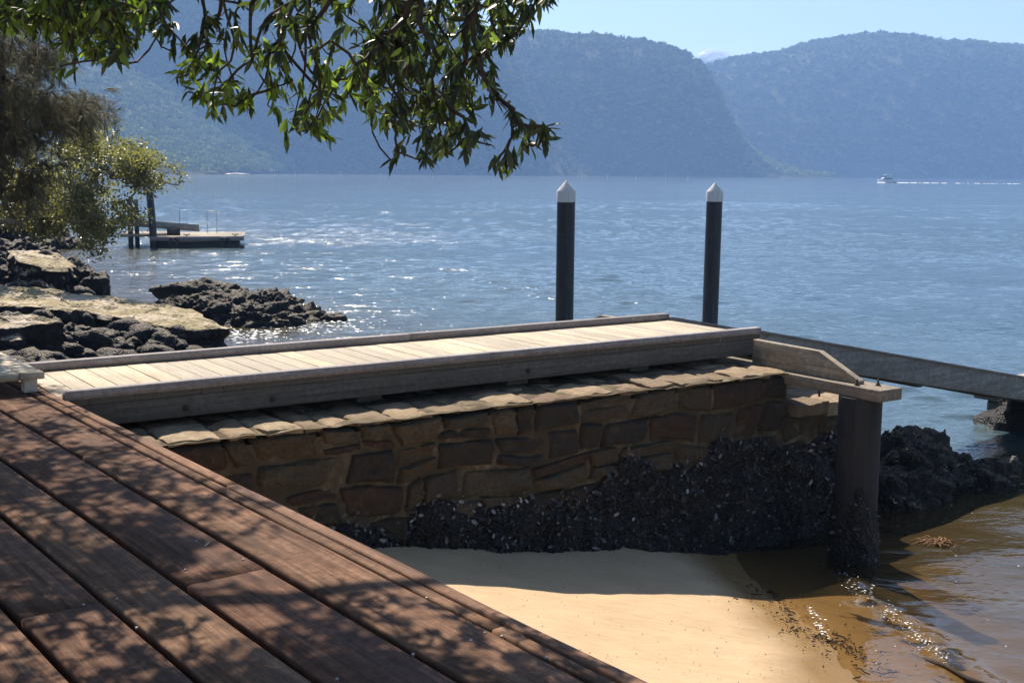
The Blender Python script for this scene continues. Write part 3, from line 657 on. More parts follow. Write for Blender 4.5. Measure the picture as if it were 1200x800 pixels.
def shell_mesh(name, P, N, parent, size=(.008, .021), pr_=(0, 1)):
    n = len(P); N = N / (np.linalg.norm(N, axis=1)[:, None] + 1e-9)
    r = rng.normal(size=(n, 3)); T = np.cross(N, r); T /= np.linalg.norm(T, axis=1)[:, None]; B = np.cross(N, T)
    tl = rng.uniform(-.9, .9, n)[:, None]; A = T; Bt = B * np.cos(tl) + N * np.sin(tl); Nt = -B * np.sin(tl) + N * np.cos(tl)
    L = (size[0] * .7 + (size[1] * 1.35 - size[0] * .7) * rng.random(n) ** 2.2)[:, None]; W = L * rng.uniform(.5, .9, n)[:, None]
    tpl = [(0, 0, 0), (.6, .7, .15), (1.5, .75, .35), (2.1, 0, .5), (1.5, -.75, .35), (.6, -.7, .15), (1.1, 0, -.05)]
    V = np.stack([P + A * W * y + Bt * L * (x - .6) + Nt * L * z for x, y, z in tpl], 1)
    base = np.arange(n)[:, None] * 7; Fc = np.concatenate([base + np.array(f) for f in ((0, 1, 6), (1, 2, 6), (2, 3, 6), (3, 4, 6), (4, 5, 6), (5, 0, 6))])
    pid = np.repeat(rng.uniform(pr_[0], pr_[1], n), 7)
    return npmesh(name, V.reshape(-1, 3), Fc, M['shell'], parent, attrs={'pid': pid})
n = 12000; i = rng.integers(0, len(s_), n); j = (np.clip(rng.random(n) ** .8, 0, .995) * 55).astype(int)
shell_mesh('oyster_shells', Vc[i, j] + rng.normal(0, .004, (n, 3)), np.tile([0, -1., .25], (n, 1)) + rng.normal(0, .35, (n, 3)), wall)['kind'] = 'stuff'
n = 900; s_r = rng.uniform(.3, 6.4, n); zr = otop(s_r) + rng.normal(-.01, .05, n)
shell_mesh('scattered_shells', pr_=(.55, 1.), P=np.stack([s_r, wfront(s_r) - .05, zr], 1), N=np.tile([0, -1., .2], (n, 1)), parent=wall, size=(.007, .018))['kind'] = 'stuff'

growth()
# ------------------------------------------------------------------ rocks
def ico(sub=3):
    t = (1 + 5 ** .5) / 2
    V = [(-1, t, 0), (1, t, 0), (-1, -t, 0), (1, -t, 0), (0, -1, t), (0, 1, t), (0, -1, -t), (0, 1, -t), (t, 0, -1), (t, 0, 1), (-t, 0, -1), (-t, 0, 1)]
    Fc = [(0, 11, 5), (0, 5, 1), (0, 1, 7), (0, 7, 10), (0, 10, 11), (1, 5, 9), (5, 11, 4), (11, 10, 2), (10, 7, 6), (7, 1, 8), (3, 9, 4), (3, 4, 2), (3, 2, 6), (3, 6, 8), (3, 8, 9), (4, 9, 5), (2, 4, 11), (6, 2, 10), (8, 6, 7), (9, 8, 1)]
    V = [np.array(v) / np.linalg.norm(v) for v in V]
    for _ in range(sub):
        cache = {}; nf = []
        def mid(a, b):
            k = (min(a, b), max(a, b))
            if k not in cache:
                m = V[a] + V[b]; V.append(m / np.linalg.norm(m)); cache[k] = len(V) - 1
            return cache[k]
        for a, b_, c in Fc:
            x, y, z = mid(a, b_), mid(b_, c), mid(c, a); nf += [(a, x, z), (b_, y, x), (c, z, y), (x, y, z)]
        Fc = nf
    return np.array(V), np.array(Fc)
I2, I3, I4, I5 = ico(2), ico(3), ico(4), ico(5)
def rock(name, loc, size, label, seed, rz_=0, mat='rockrough', rough=.14, fine=.06, flat=None, ic=None, cat='rock', group=None, ff=2.2):
    V, Fc = ic or I5; V = V.copy(); sz = np.array(size)
    k = .32 * fbm(V[:, 0] * 1.3, V[:, 1] * 1.3, V[:, 2] * 1.3, 2, seed)
    facet = rough * np.round(fbm(V[:, 0] * 2.4, V[:, 1] * 2.4, V[:, 2] * 2.4, 2, seed + 5) * 3) / 3
    P = V * sz * (1 + k + facet)[:, None]
    P += V * (fine * np.abs(fbm(P[:, 0] * ff * 2, P[:, 1] * ff * 2, P[:, 2] * ff * 2, 4, seed + 9)))[:, None] * 2
    if flat is not None:
        P[:, 2] = np.where(P[:, 2] > flat, flat + (P[:, 2] - flat) * .14, P[:, 2])
    o = npmesh(name, P, Fc, M[mat], smooth=True); o.location = loc; o.rotation_euler = (0, 0, rz_)
    tag(o, label, cat, group); return o
def ledge(name, top, base_z, label, seed, mat='ledge', bulge=.12, fine=.06, group=None):
    P = np.array([at(px, py, z) for px, py, z in top]); c = P.mean(0)
    # resample outline
    n = 220; L = np.vstack([P, P[:1]]); d = np.r_[0, np.cumsum(np.linalg.norm(np.diff(L[:, :2], axis=0), axis=1))]; q = np.linspace(0, d[-1], n, endpoint=False)
    O = np.stack([np.interp(q, d, L[:, k]) for k in range(3)], 1)
    O[:, :2] += (.10 * np.stack([fbm(O[:, 0] * 1.4, O[:, 1] * 1.4, 0, 4, seed), fbm(O[:, 0] * 1.4, O[:, 1] * 1.4, 3, 4, seed + 1)], 1))
    rings = []; K = 26
    for k in range(K + 1):
        t = (k / K) ** .8; p = c + (O - c) * t; p[:, 2] += .035 * fbm(p[:, 0] * 1.6, p[:, 1] * 1.6, 0, 4, seed + 2) + .012 * fbm(p[:, 0] * 8, p[:, 1] * 8, 0, 3, seed + 3) - .025 * np.clip(t - .95, 0, 1) / .05
        rings.append(p)
    outd = (O - c); outd[:, 2] = 0; outd /= np.linalg.norm(outd, axis=1)[:, None]
    S_ = 14
    for k in range(1, S_ + 1):
        t = k / S_; p = O.copy(); p[:, 2] = O[:, 2] - .03 + (base_z - O[:, 2]) * t
        off = -bulge * math.sin(t * math.pi * .9) * 1.2 + .3 * t * bulge + fine * 2.2 * fbm(p[:, 0] * 3, p[:, 1] * 3, p[:, 2] * 5, 4, seed + 4)
        off = off + .05 * np.round(1.5 * np.sin(p[:, 2] * 23 + 2 * fbm(p[:, 0], p[:, 1], 0, 2, seed)))
        p[:, :2] += (outd * np.asarray(off)[:, None])[:, :2]; rings.append(p)
    V = np.concatenate(rings); m = len(rings); Fc = []
    ii = np.arange(n); jj = (ii + 1) % n
    Fc = np.concatenate([np.stack([k * n + ii, (k + 1) * n + ii, (k + 1) * n + jj, k * n + jj], 1) for k in range(m - 1)])
    o = npmesh(name, V, Fc, M[mat], smooth=True); o.modifiers.new('edge', 'EDGE_SPLIT').split_angle = R(48); tag(o, label, 'rock', group); return o
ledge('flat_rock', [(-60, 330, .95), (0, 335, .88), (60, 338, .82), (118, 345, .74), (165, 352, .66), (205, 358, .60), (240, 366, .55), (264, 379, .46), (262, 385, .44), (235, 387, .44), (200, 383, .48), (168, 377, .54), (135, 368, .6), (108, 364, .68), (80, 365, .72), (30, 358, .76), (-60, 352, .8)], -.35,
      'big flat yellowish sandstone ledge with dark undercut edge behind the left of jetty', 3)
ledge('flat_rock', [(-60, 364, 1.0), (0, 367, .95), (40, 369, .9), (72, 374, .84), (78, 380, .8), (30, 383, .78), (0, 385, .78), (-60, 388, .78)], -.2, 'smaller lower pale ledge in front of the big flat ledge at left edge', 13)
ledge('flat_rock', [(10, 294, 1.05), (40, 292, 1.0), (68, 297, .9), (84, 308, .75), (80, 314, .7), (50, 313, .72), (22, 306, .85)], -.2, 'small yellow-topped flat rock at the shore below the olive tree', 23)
def pr(px, py, z): p = at(px, py, z); return (p[0], p[1], z)
def rk(px, py, z, size, label, seed, **kw): x, y, _ = pr(px, py, z); return rock('shore_rock', (x, y, z), size, label, seed, **kw)
rk(113, 338, .12, (.34, .34, .42), 'rounded dark boulder standing at the water edge behind the flat ledge', 31, fine=.03, ic=I4)
rk(78, 327, .25, (.75, .6, .5), 'dark oyster-covered rock below the yellow-topped flat rock', 32)
rk(30, 325, .3, (1.0, .7, .48), 'broad dark jagged rock at left edge above the big ledge', 33, fine=.09)
rk(15, 308, .45, (1.1, .9, .5), 'dark jagged rock behind the yellow-topped flat rock at left edge', 34, fine=.09)
rk(18, 283, .5, (1.5, 1.3, .75), 'dark rock pile under the olive tree branches', 35, fine=.12)
rk(60, 287, .1, (1.1, .9, .5), 'low dark rock running into the water under the olive tree', 36, fine=.1)
rk(243, 351, .1, (1.12, .55, .33), 'long smooth black rock farthest out behind the rubble', 41, fine=.04)
rk(318, 364, .05, (.55, .5, .34), 'knobbly black rock at the middle of the rocky point', 42, fine=.1)
rk(272, 366, .05, (.85, .6, .34), 'low jagged rock between flat ledge and rocky point', 43, fine=.1)
rk(300, 378, .02, (.7, .5, .34), 'dark wet rock on the near side of the rocky point', 44, fine=.1)
rk(355, 374, -.02, (.42, .35, .26), 'small black rock with foam around it near the point tip', 45, fine=.08, ic=I4)
rk(385, 377, -.05, (.34, .2, .14), 'smallest low rock at the very tip of the rocky point', 46, fine=.05, ic=I4)
rk(224, 372, .1, (.7, .45, .3), 'brown rock touching the right end of the flat ledge', 47, fine=.09)
rk(40, 405, .25, (.9, .5, .36), 'dark mussel-covered rock in front of the lower ledge beside the jetty', 51, fine=.09)
rk(110, 407, .05, (.9, .5, .28), 'dark broken rock under the big ledge near the jetty start', 52, fine=.09)
rk(180, 411, -.05, (.8, .42, .22), 'dark low rock under the middle of the big ledge', 53, fine=.08)
rk(-30, 398, .35, (.8, .6, .36), 'dark rock at the left edge above the low bench', 54, fine=.09)
# end of the wall: oyster covered rocks
def rw(px, py, z, size, label, seed, **kw): x, y, _ = pr(px, py, z); return rock('oyster_rock', (x, y, z), size, label, seed, **kw)
for px_, py_, z_, sz_, lb_, sd_ in [(1056, 562, .12, (.40, .38, .44), 'oyster-crusted rock heap beside the round column, brown on top', 61), (1098, 568, -.03, (.46, .42, .44), 'lumpy black oyster rock in the middle of the heap right of the column', 62),
        (1136, 577, -.1, (.46, .38, .36), 'rightmost black rock of the heap running into the water', 63), (1040, 600, -.08, (.36, .22, .38), 'dark wet rock close in front of the column foot', 64)]:
    o_ = rw(px_, py_, z_, sz_, lb_, sd_, rough=.12, fine=.045, ff=3.2)
    P_ = np.array([v.co[:] for v in o_.data.vertices]); P_ = P_[rng.integers(0, len(P_), 900)]
    shell_mesh('oyster_shells', P_, P_ / np.array(sz_), o_, (.009, .022))['kind'] = 'stuff'
rw(1188, 497, .02, (.42, .36, .24), 'smooth black rock under the gangway at right edge', 71, mat='crust', rough=.03, fine=.010)
rw(1206, 478, .2, (.36, .3, .26), 'black rock stacked above the smooth one beneath the gangway', 72, mat='crust', rough=.03, fine=.010)
# loose rubble on the left bank: nobody could count it
Vs, Fs, As = [], [], []; n0 = 0
T_, TF = I2
cnt = 0
for _ in range(1300):
    if random.random() < .7: px, py = random.uniform(-60, 255), random.uniform(384, 432)
    else: px, py = random.uniform(-10, 385), random.uniform(300, 392)
    p = at(px, py, random.uniform(.1, 1.1)); gzv = float(land(p[0], p[1]))
    if p[0] > -3.6 or gzv < -.45 or gzv > 1.6: continue
    s_k = .035 + .26 * random.random() ** 2.6; sd = random.randint(0, 999)
    V = T_ * (1 + .35 * fbm(T_[:, 0] * 1.5, T_[:, 1] * 1.5, T_[:, 2] * 1.5, 3, sd))[:, None] * np.array([s_k, s_k * random.uniform(.6, 1), s_k * random.uniform(.5, .9)])
    Vs.append(V + np.array([p[0], p[1], gzv + .3 * s_k])); Fs.append(TF + n0); n0 += len(V)
rb = npmesh('shore_rubble', np.concatenate(Vs), np.concatenate(Fs), M['rockrough']); tag(rb, 'dark loose oyster rubble over the left shore', 'rubble', kind='stuff')
n = 5000; Pp = []
while len(Pp) < n:
    px, py = random.uniform(-20, 390), random.uniform(345, 424); p = at(px, py, .15)
    z = float(land(p[0], p[1]))
    if -.2 < z < 1.5 and p[0] < -3.5: Pp.append((p[0], p[1], z + random.uniform(0, .15)))
    elif random.random() < .002: break
if Pp:
    sh_ = shell_mesh('shore_shells', np.array(Pp), np.tile([0, -.3, 1.], (len(Pp), 1)), None, (.015, .04)); tag(sh_, 'oyster shells strewn over the left bank', 'shells', kind='stuff')

# ------------------------------------------------------------------ trees near the camera
def leaves(name, P, Dr, L, mat, parent, width=.17, fold=.25, droop=.25, pidrange=(0, 1), roll=None):
    """P base points, Dr directions, L lengths"""
    n = len(P); Dr = Dr / (np.linalg.norm(Dr, axis=1)[:, None] + 1e-9); r = rng.normal(size=(n, 3)) * .6 + np.array([0, 0, 1.])
    B = np.cross(Dr, r); B /= np.linalg.norm(B, axis=1)[:, None] + 1e-9; N = np.cross(B, Dr); L = L[:, None]; W = L * width * rng.uniform(.8, 1.25, n)[:, None]
    dr = droop * rng.uniform(.3, 1.6, n)[:, None]
    tpl = [(0, 0, 0), (.28, .8, 0), (.28, 0, -1), (.28, -.8, 0), (.62, .95, 0), (.62, 0, -1), (.62, -.95, 0), (1, 0, 0)]
    V = np.stack([P + Dr * L * x + B * W * y + N * (W * fold * z - dr * L * x * x) for x, y, z in tpl], 1)
    base = np.arange(n)[:, None] * 8
    F3 = np.concatenate([base + np.array(f) for f in ((0, 2, 1), (0, 3, 2), (4, 5, 7), (5, 6, 7))]); F4 = np.concatenate([base + np.array(f) for f in ((1, 2, 5, 4), (2, 3, 6, 5))])
    pid = np.repeat(rng.uniform(pidrange[0], pidrange[1], n), 8)
    return npmesh(name, V.reshape(-1, 3), [F3, F4], mat, parent, smooth=False, attrs={'pid': pid})
def grow(starts, pts, maxlen=9., bias=.35):
    """join every point to the nearest node already joined, preferring nodes above it; returns nodes, parents"""
    nodes = [np.array(s) for s in starts]; par = list(range(-1, len(starts) - 1)); N = np.array(nodes)
    order = sorted(range(len(pts)), key=lambda i: min(np.linalg.norm(N - pts[i], axis=1)))
    cap = len(nodes) + len(pts); A = np.zeros((cap, 3)); A[:len(nodes)] = N; k = len(nodes)
    for i in order:
        p = pts[i]; dv = A[:k] - p; d = np.linalg.norm(dv, axis=1) - bias * dv[:, 2]
        j = int(np.argmin(d)); A[k] = p; par.append(j); k += 1
    return A[:k], par
def branch_mesh(name, A, par, nstart, mat, parent, r0=.003, p=.42, rmax=.05, trunk_r=None, wig=.02):
    n = len(A); load = np.ones(n)
    for i in range(n - 1, -1, -1):
        if par[i] >= 0: load[par[i]] += load[i]
    b = MB()
    for i in range(n):
        j = par[i]
        if j < 0: continue
        a, c = A[j], A[i]; ra, rc = min(rmax, r0 * load[i] ** p * 1.15), min(rmax, r0 * load[i] ** p)
        if i < nstart and trunk_r is not None: ra, rc = trunk_r[j], trunk_r[i]
        L = np.linalg.norm(c - a)
        if L < 1e-4: continue
        k = 4 if L > .12 else 2; t = np.linspace(0, 1, k + 1)[:, None]; P = a + (c - a) * t
        wv = rng.normal(size=3) * wig * min(1, L * 2); P = P + np.sin(t * math.pi) * wv
        P[:, 2] += (-(np.sin(t[:, 0] * math.pi)) * .05 * L)
        b.tube(P, np.linspace(ra, rc, k + 1), 6 if rc > .006 else 4, caps=False)
    return b.build(name, mat, parent, smooth=True)
def rosettes(A, idx, dirs, nl, Lr, spread=1.0, droop_dir=.35):
    P, Dd, Ls = [], [], []
    for i in idx:
        d0 = dirs[i]; k = random.randint(*nl)
        for q in range(k):
            v = d0 * .9 + rng.normal(size=3) * .62 * spread; v[2] -= droop_dir
            P.append(A[i] - d0 * random.uniform(0, .07)); Dd.append(v); Ls.append(random.uniform(*Lr))
    return np.array(P), np.array(Dd), np.array(Ls)
def inpoly(x, y, poly):
    c = False; n = len(poly)
    for i in range(n):
        x1, y1 = poly[i]; x2, y2 = poly[(i + 1) % n]
        if (y1 > y) != (y2 > y) and x < (x2 - x1) * (y - y1) / (y2 - y1) + x1: c = not c
    return c
def sample(poly, n, Y0, Y1):
    xs_ = [p[0] for p in poly]; ys_ = [p[1] for p in poly]; out = []
    while len(out) < n:
        x, y = random.uniform(min(xs_), max(xs_)), random.uniform(min(ys_), max(ys_))
        if inpoly(x, y, poly): out.append(atY(x, y, random.uniform(Y0, Y1)))
    return out
def clumpy(poly, ncl, per, sd, Y0, Y1):
    out = []
    for c in sample(poly, ncl, Y0, Y1):
        s_ = sd * random.uniform(.6, 1.3); out += [c + rng.normal(size=3) * np.array([s_, s_, s_ * .55]) for _ in range(random.randint(per - 3, per + 3))]
    return out
tree = empty('overhanging_tree', (-5.4, 6.6, 1.0))
tag(tree, 'leafy green tree reaching over the deck from the left, branches hanging at the top', 'tree')
def loc(A): return A - np.array([-5.4, 6.6, 1.0])
spine = [(-5.4, 6.6, 1.0), (-5.35, 6.5, 2.2), (-5.1, 6.35, 3.4), (-4.6, 6.1, 4.3), (-3.8, 5.7, 4.95), (-2.9, 5.2, 5.2), (-2.0, 4.7, 5.15), (-1.1, 4.3, 4.9), (-.3, 4.05, 4.55), (.1, 3.95, 4.25)]
tr_ = [.26, .22, .19, .16, .12, .09, .07, .05, .035, .02]
hang = []
hang += sample([(320, -30), (455, -30), (450, 60), (445, 105), (400, 160), (335, 165), (315, 110), (325, 40)], 95, 3.5, 5.0)
hang += sample([(440, -60), (650, -60), (630, 8), (612, 45), (585, 70), (560, 100), (555, 160), (520, 190), (470, 160), (430, 130), (420, 60)], 350, 3.5, 5.2)
hang += sample([(180, -20), (330, -20), (320, 60), (290, 78), (250, 95), (225, 115), (190, 95), (182, 50)], 26, 3.6, 4.8)
hang += sample([(182, 55), (230, 60), (290, 95), (300, 125), (262, 130), (235, 120), (190, 100)], 24, 3.6, 4.6)
hang += sample([(-30, -50), (165, -50), (175, 10), (150, 35), (120, 62), (80, 60), (60, 30), (-30, 20)], 90, 3.8, 5.2)
hang += sample([(-5, -5), (185, -5), (185, 20), (160, 50), (120, 72), (80, 66), (50, 40), (-5, 30)], 150, 3.8, 5.4)
for (px, py) in [(458, 188), (466, 178), (565, 62), (575, 95), (582, 110), (590, 120), (600, 140), (615, 148), (632, 150), (645, 152), (640, 165), (600, 160), (612, 178), (588, 190), (585, 200), (600, 195), (620, 170), (575, 170), (632, 6), (622, 22), (645, -4), (250, 132), (232, 112), (335, 160), (70, 78), (128, 70), (500, 186), (545, 178), (522, 182)]:
    hang.append(atY(px, py, random.uniform(3.5, 3.9)))
hang = np.array(hang)
extra = []
for _ in range(80): extra.append(atY(random.uniform(-60, 640), random.uniform(-190, -40), random.uniform(3.4, 4.6)))
# crown above the picture that shades the deck
can = []; ncl = 0
for _ in range(6000):
    lx, ln, z = random.uniform(1.2, 9.5), random.uniform(-1.6, 2.10), random.uniform(4.5, 6.3)
    dens = fbm(lx * .8, ln * .8, 2., 3, 77)
    if dens < (-.16 if lx > 4.7 else -.55): continue
    if (lx - 3.5) ** 2 / .55 + (ln - .85) ** 2 / .10 < 1: continue
    sh = (z - 1.7) / math.tan(R(52.5)); p = DX * lx + DN * ln; q = np.array([p[0] - math.sin(R(20)) * sh, p[1] + math.cos(R(20)) * sh, z])
    if ln > 1.7 and random.random() < .55: continue
    if q[2] - 3.1 < q[1] * .165 + .45: continue
    ncl += 1
    for _k in range(random.randint(4, 7)): can.append(q + rng.normal(size=3) * np.array([.17, .17, .1]))
    if ncl >= 330: break
can = np.array(can)
limb2 = [(-4.9, 6.6, 4.6), (-4.5, 7.2, 5.4), (-4.0, 8.0, 5.9), (-3.4, 8.8, 6.1)]
limb3 = [(-3.9, 6.2, 5.4), (-2.9, 6.6, 5.8), (-1.9, 6.9, 6.0), (-.9, 7.0, 6.0)]
allp = np.concatenate([np.array(extra), hang])
A, par = grow(spine, allp, bias=.45)
branch_mesh('trunk_and_hanging_branches', loc(A), par, len(spine), M['twig'], tree, r0=.0026, p=.40, rmax=.03, trunk_r=tr_, wig=.05)
dirs = np.zeros_like(A)
for i in range(len(A)):
    j = par[i]
    if j >= 0: v = A[i] - A[j]; dirs[i] = v / (np.linalg.norm(v) + 1e-9)
    dirs[i] = dirs[i] * .6 + rng.normal(size=3) * .35 + np.array([0, 0, -.25]); dirs[i] /= np.linalg.norm(dirs[i])
P_, D_, L_ = rosettes(A, range(len(spine), len(A)), dirs, (9, 14), (.034, .068))
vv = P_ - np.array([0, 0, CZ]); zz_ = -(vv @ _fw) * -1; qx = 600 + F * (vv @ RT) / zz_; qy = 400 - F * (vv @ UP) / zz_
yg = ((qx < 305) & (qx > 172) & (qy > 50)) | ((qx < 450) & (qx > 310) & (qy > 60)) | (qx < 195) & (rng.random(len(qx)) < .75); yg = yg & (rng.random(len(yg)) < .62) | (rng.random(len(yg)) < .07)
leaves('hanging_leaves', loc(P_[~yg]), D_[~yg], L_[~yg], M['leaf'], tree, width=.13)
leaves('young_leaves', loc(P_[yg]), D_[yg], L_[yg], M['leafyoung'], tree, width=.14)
S2 = spine[:4] + limb2 + limb3
A, par = grow(S2, can, bias=.0); par[4] = 3; par[8] = 4
branch_mesh('crown_branches', loc(A), par, len(S2), M['bark'], tree, r0=.004, p=.45, rmax=.06, trunk_r=[.25, .21, .18, .14, .10, .08, .06, .05, .08, .06, .05, .03], wig=.08)
dirs = rng.normal(size=A.shape); dirs /= np.linalg.norm(dirs, axis=1)[:, None]
P_, D_, L_ = rosettes(A, range(len(S2), len(A)), dirs, (15, 24), (.08, .13), 1.7)
P_ = P_ + rng.normal(0, .07, P_.shape)
leaves('crown_leaves', loc(P_), D_, L_, M['leaf'], tree, width=.17)

# olive-leaved shore tree (behind) and casuarina (in front of it)
mt = empty('olive_shore_tree', (-13.6, 25.0, 1.2)); O_ = np.array([-13.6, 25.0, 1.2])
tag(mt, 'small yellow-olive leaved tree leaning over the left shore rocks', 'tree')
pts = clumpy([(0, 165), (60, 175), (95, 160), (150, 150), (170, 175), (183, 198), (168, 220), (145, 232), (155, 262), (145, 285), (120, 275), (105, 295), (70, 285), (50, 262), (0, 255), (-80, 250), (-80, 160)], 62, 8, .22, 23.4, 26.6)
pts += clumpy([(100, 150), (180, 180), (160, 222), (90, 230)], 9, 8, .2, 23.8, 26)
st_ = [(-13.6, 25, 1.2), (-13.3, 25, 1.6), tuple(atY(-30, 262, 25)), tuple(atY(30, 262, 25)), tuple(atY(80, 255, 25)), tuple(atY(110, 240, 25))]
A, par = grow(st_, np.array(pts), bias=-.1)
branch_mesh('branches', A - O_, par, len(st_), M['palebark'], mt, r0=.010, p=.4, rmax=.06, trunk_r=[.13, .11, .09, .07, .05, .03], wig=.08)
dirs = A - np.array([-13.5, 25, .6]); dirs /= np.linalg.norm(dirs, axis=1)[:, None]
P_, D_, L_ = rosettes(A, range(len(st_), len(A)), dirs, (50, 75), (.055, .095), 1.9, 0); P_ = P_ + rng.normal(0, .11, P_.shape)
leaves('foliage', P_ - O_, D_, L_, M['leafsilver'], mt, width=.24, droop=.1)

cs = empty('casuarina_tree', (-7.2, 12.5, 1.3)); O_ = np.array([-7.2, 12.5, 1.3])
tag(cs, 'feathery grey-brown needle-leaved tree at the left edge in front of the olive tree', 'tree')
pts = clumpy([(-90, 20), (30, 20), (62, 60), (70, 110), (60, 150), (45, 180), (40, 215), (20, 240), (-90, 250)], 44, 6, .17, 11.6, 13.4)
pts += sample([(40, 120), (95, 118), (130, 128), (118, 140), (60, 145)], 30, 12, 12.8)
pts += sample([(-80, -60), (60, -60), (70, 30), (-80, 40)], 50, 11.8, 13.2)
st_ = [(-7.2, 12.5, 1.3), (-7.1, 12.5, 2.4), (-7.0, 12.5, 3.6), (-6.8, 12.5, 4.8), (-6.6, 12.5, 5.8)]
A, par = grow(st_, np.array(pts), bias=-.2)
branch_mesh('branches', A - O_, par, len(st_), M['bark'], cs, r0=.003, p=.42, rmax=.05, trunk_r=[.14, .12, .1, .08, .05], wig=.06)
def needles(A, idx, nb, per, Lr, wd):
    m = len(idx) * nb; bb_ = np.repeat(A[list(idx)], nb, 0) + rng.normal(0, .06, (m, 3)); bd = rng.normal(size=(m, 3)) * .7 + np.array([.3, 0, -.5]); bd /= np.linalg.norm(bd, axis=1)[:, None]
    n = m * per; base = np.repeat(bb_, per, 0) + rng.normal(0, .008, (n, 3)) + np.repeat(bd, per, 0) * rng.uniform(0, .10, (n, 1))
    d = np.repeat(bd, per, 0) + rng.normal(size=(n, 3)) * .22; d /= np.linalg.norm(d, axis=1)[:, None]; L = rng.uniform(*Lr, n)[:, None]
    side = np.cross(d, rng.normal(size=(n, 3))); side /= np.linalg.norm(side, axis=1)[:, None]; side *= wd * rng.uniform(.6, 1.3, n)[:, None]
    g = np.array([0, 0, -1.]); p1 = base + d * L * .5 + g * L * .06; p2 = base + d * L + g * L * .32
    V = np.stack([base - side, base + side, p1 - side, p1 + side, p2], 1).reshape(-1, 3); b0 = np.arange(n)[:, None] * 5
    return V, [b0 + np.array((0, 1, 3, 2)), b0 + np.array((2, 3, 4))], np.repeat(np.clip(np.repeat(rng.random(m), per) + rng.normal(0, .12, n), 0, 1), 5)
V, Fc, pid = needles(A, range(len(st_), len(A)), 9, 15, (.08, .20), .0024)
npmesh('foliage', V - O_, Fc, M['needle'], cs, attrs={'pid': pid})

# ------------------------------------------------------------------ floating landing far left
fl0 = at(285, 290, 0)
fp = empty('swimming_pontoon', (fl0[0], fl0[1], 0), R(12)); tag(fp, 'distant white-edged floating platform with dark posts left of centre', 'pontoon')
SC = fl0[1] / 1400 / math.cos(PITCH)
b = MB()
for k in range(22): b.box(-3.55, 0, -.08 + k * .158, -.08 + k * .158 + .15, .42, .46 + random.uniform(-.004, .004))
b.build('decking', M['pale'], fp)
b = MB(); b.box(-3.58, .03, -.12, -.085, .28, .452); b.box(-3.58, .03, 3.405, 3.44, .28, .452); b.box(.001, .03, -.084, 3.404, .28, .452); b.box(-3.58, -3.551, -.084, 3.404, .28, .452); b.build('edge_frame', M['kerb'], fp)
for xx in (-2.7, -.7):
    b = MB(); b.tube([(xx + .16 * math.cos(a), -.19, .26 + .16 * math.sin(a)) for a in np.linspace(0, 2 * math.pi, 17)], .05, 8); b.build('tyre_fender', M['float'], fp, smooth=True)
for xx in (-2.2, -.3):
    b = MB(); b.tube([(xx - .13, .1, .53), (xx + .13, .1, .53)], .022, 8); b.tube([(xx, .1, .46), (xx, .1, .53)], .03, 8); b.build('cleat', M['steel'], fp)
b = MB(); b.box(-3.4, -.15, .08, 3.2, -.3, .298); b.build('float', M['float'], fp)
b = MB(); b.box(-4.75, -3.0, .25, 2.8, .42, .52); b.build('side_deck', M['head'], fp)
b = MB(); b.tube([(-4.4, .6, -1), (-4.4, .6, 2.0)], .1, 14); b.tube([(-4.4, .6, 2.0), (-4.4, .6, 2.02)], .1, 14); b.build('post', M['sleeve'], fp)
b = MB(); b.tube([(-3.45, .1, -1), (-3.5, .1, .8), (-3.58, .1, 2.25)], .145, 16); b.build('post', M['sleeve'], fp)
b = MB(); b.tube([(-4.18, .9, -1), (-4.18, .9, 1.9)], .09, 14); b.build('post', M['sleeve'], fp)
# upturned boards and rails on it
b = MB(); V = [(-5.9, .9, 1.22), (-5.9, .98, 1.22), (-1.75, .98, .88), (-1.75, .9, .88)]; b.add(V + [(p[0], p[1], p[2] - .28) for p in V], [(0, 1, 2, 3), (7, 6, 5, 4), (0, 4, 5, 1), (1, 5, 6, 2), (2, 6, 7, 3), (3, 7, 4, 0)])
b.build('ramp_beam', M['gang'], fp)
b = MB(); b.box(-3.0, -2.5, .7, 1.0, .47, .72); b.build('support_block', M['rust'], fp)
for xx in (-2.6, -1.48, -1.1):
    b = MB(); b.tube([(xx, 2.4, .46), (xx, 2.4, 1.46 if xx < -2 else 1.38)], .012, 8); b.build('ladder_rail', M['steel'], fp)
b = MB(); b.tube([(-1.5, 2.4, 1.38), (-1.08, 2.4, 1.38)], .022, 8); b.build('ladder_rail', M['white'], fp)
# pale railing of another landing seen through the tree
p0, p1 = atY(-40, 222, 60), atY(95, 228, 60)
b = MB(); b.tube([p0, p1], .04, 8)
for t in (.1, .4, .7, .97): q = p0 + (p1 - p0) * t; b.tube([(q[0], q[1], -1), q], .035, 8)
o = b.build('landing_rail', M['cream']); tag(o, 'pale horizontal rail glimpsed behind the olive tree', 'railing')

# ------------------------------------------------------------------ motor boat and marker posts
bp = at(1028, 212.2, 0); s = 520 / bp[1]; bt = empty('motor_boat', (bp[0] * s, bp[1] * s, 0)); tag(bt, 'small white motor cruiser heading left far out near the opposite shore', 'boat')
def hull():
    V, Fc = [], []; st = [(0, 1.55, .05), (.9, 1.35, .8), (2.5, 1.2, 1.25), (5, 1.1, 1.35), (8.2, 1.1, 1.25)]
    for x, h_, w_ in st: V += [(x + .5 * (x < .1), 0, -.3), (x + .3 * (x < .1), -w_ * .75, 0.05), (x, -w_, h_), (x, w_, h_), (x + .3 * (x < .1), w_ * .75, .05)]
    for k in range(len(st) - 1):
        A_ = 5 * k; Fc += [(A_ + j, A_ + (j + 1) % 5, A_ + 5 + (j + 1) % 5, A_ + 5 + j) for j in range(5)]
    Fc += [(4, 3, 2, 1, 0), tuple(20 + j for j in range(5))]; return V, Fc
V, Fc = hull(); MB().add(V, Fc).build('hull', M['white'], bt)
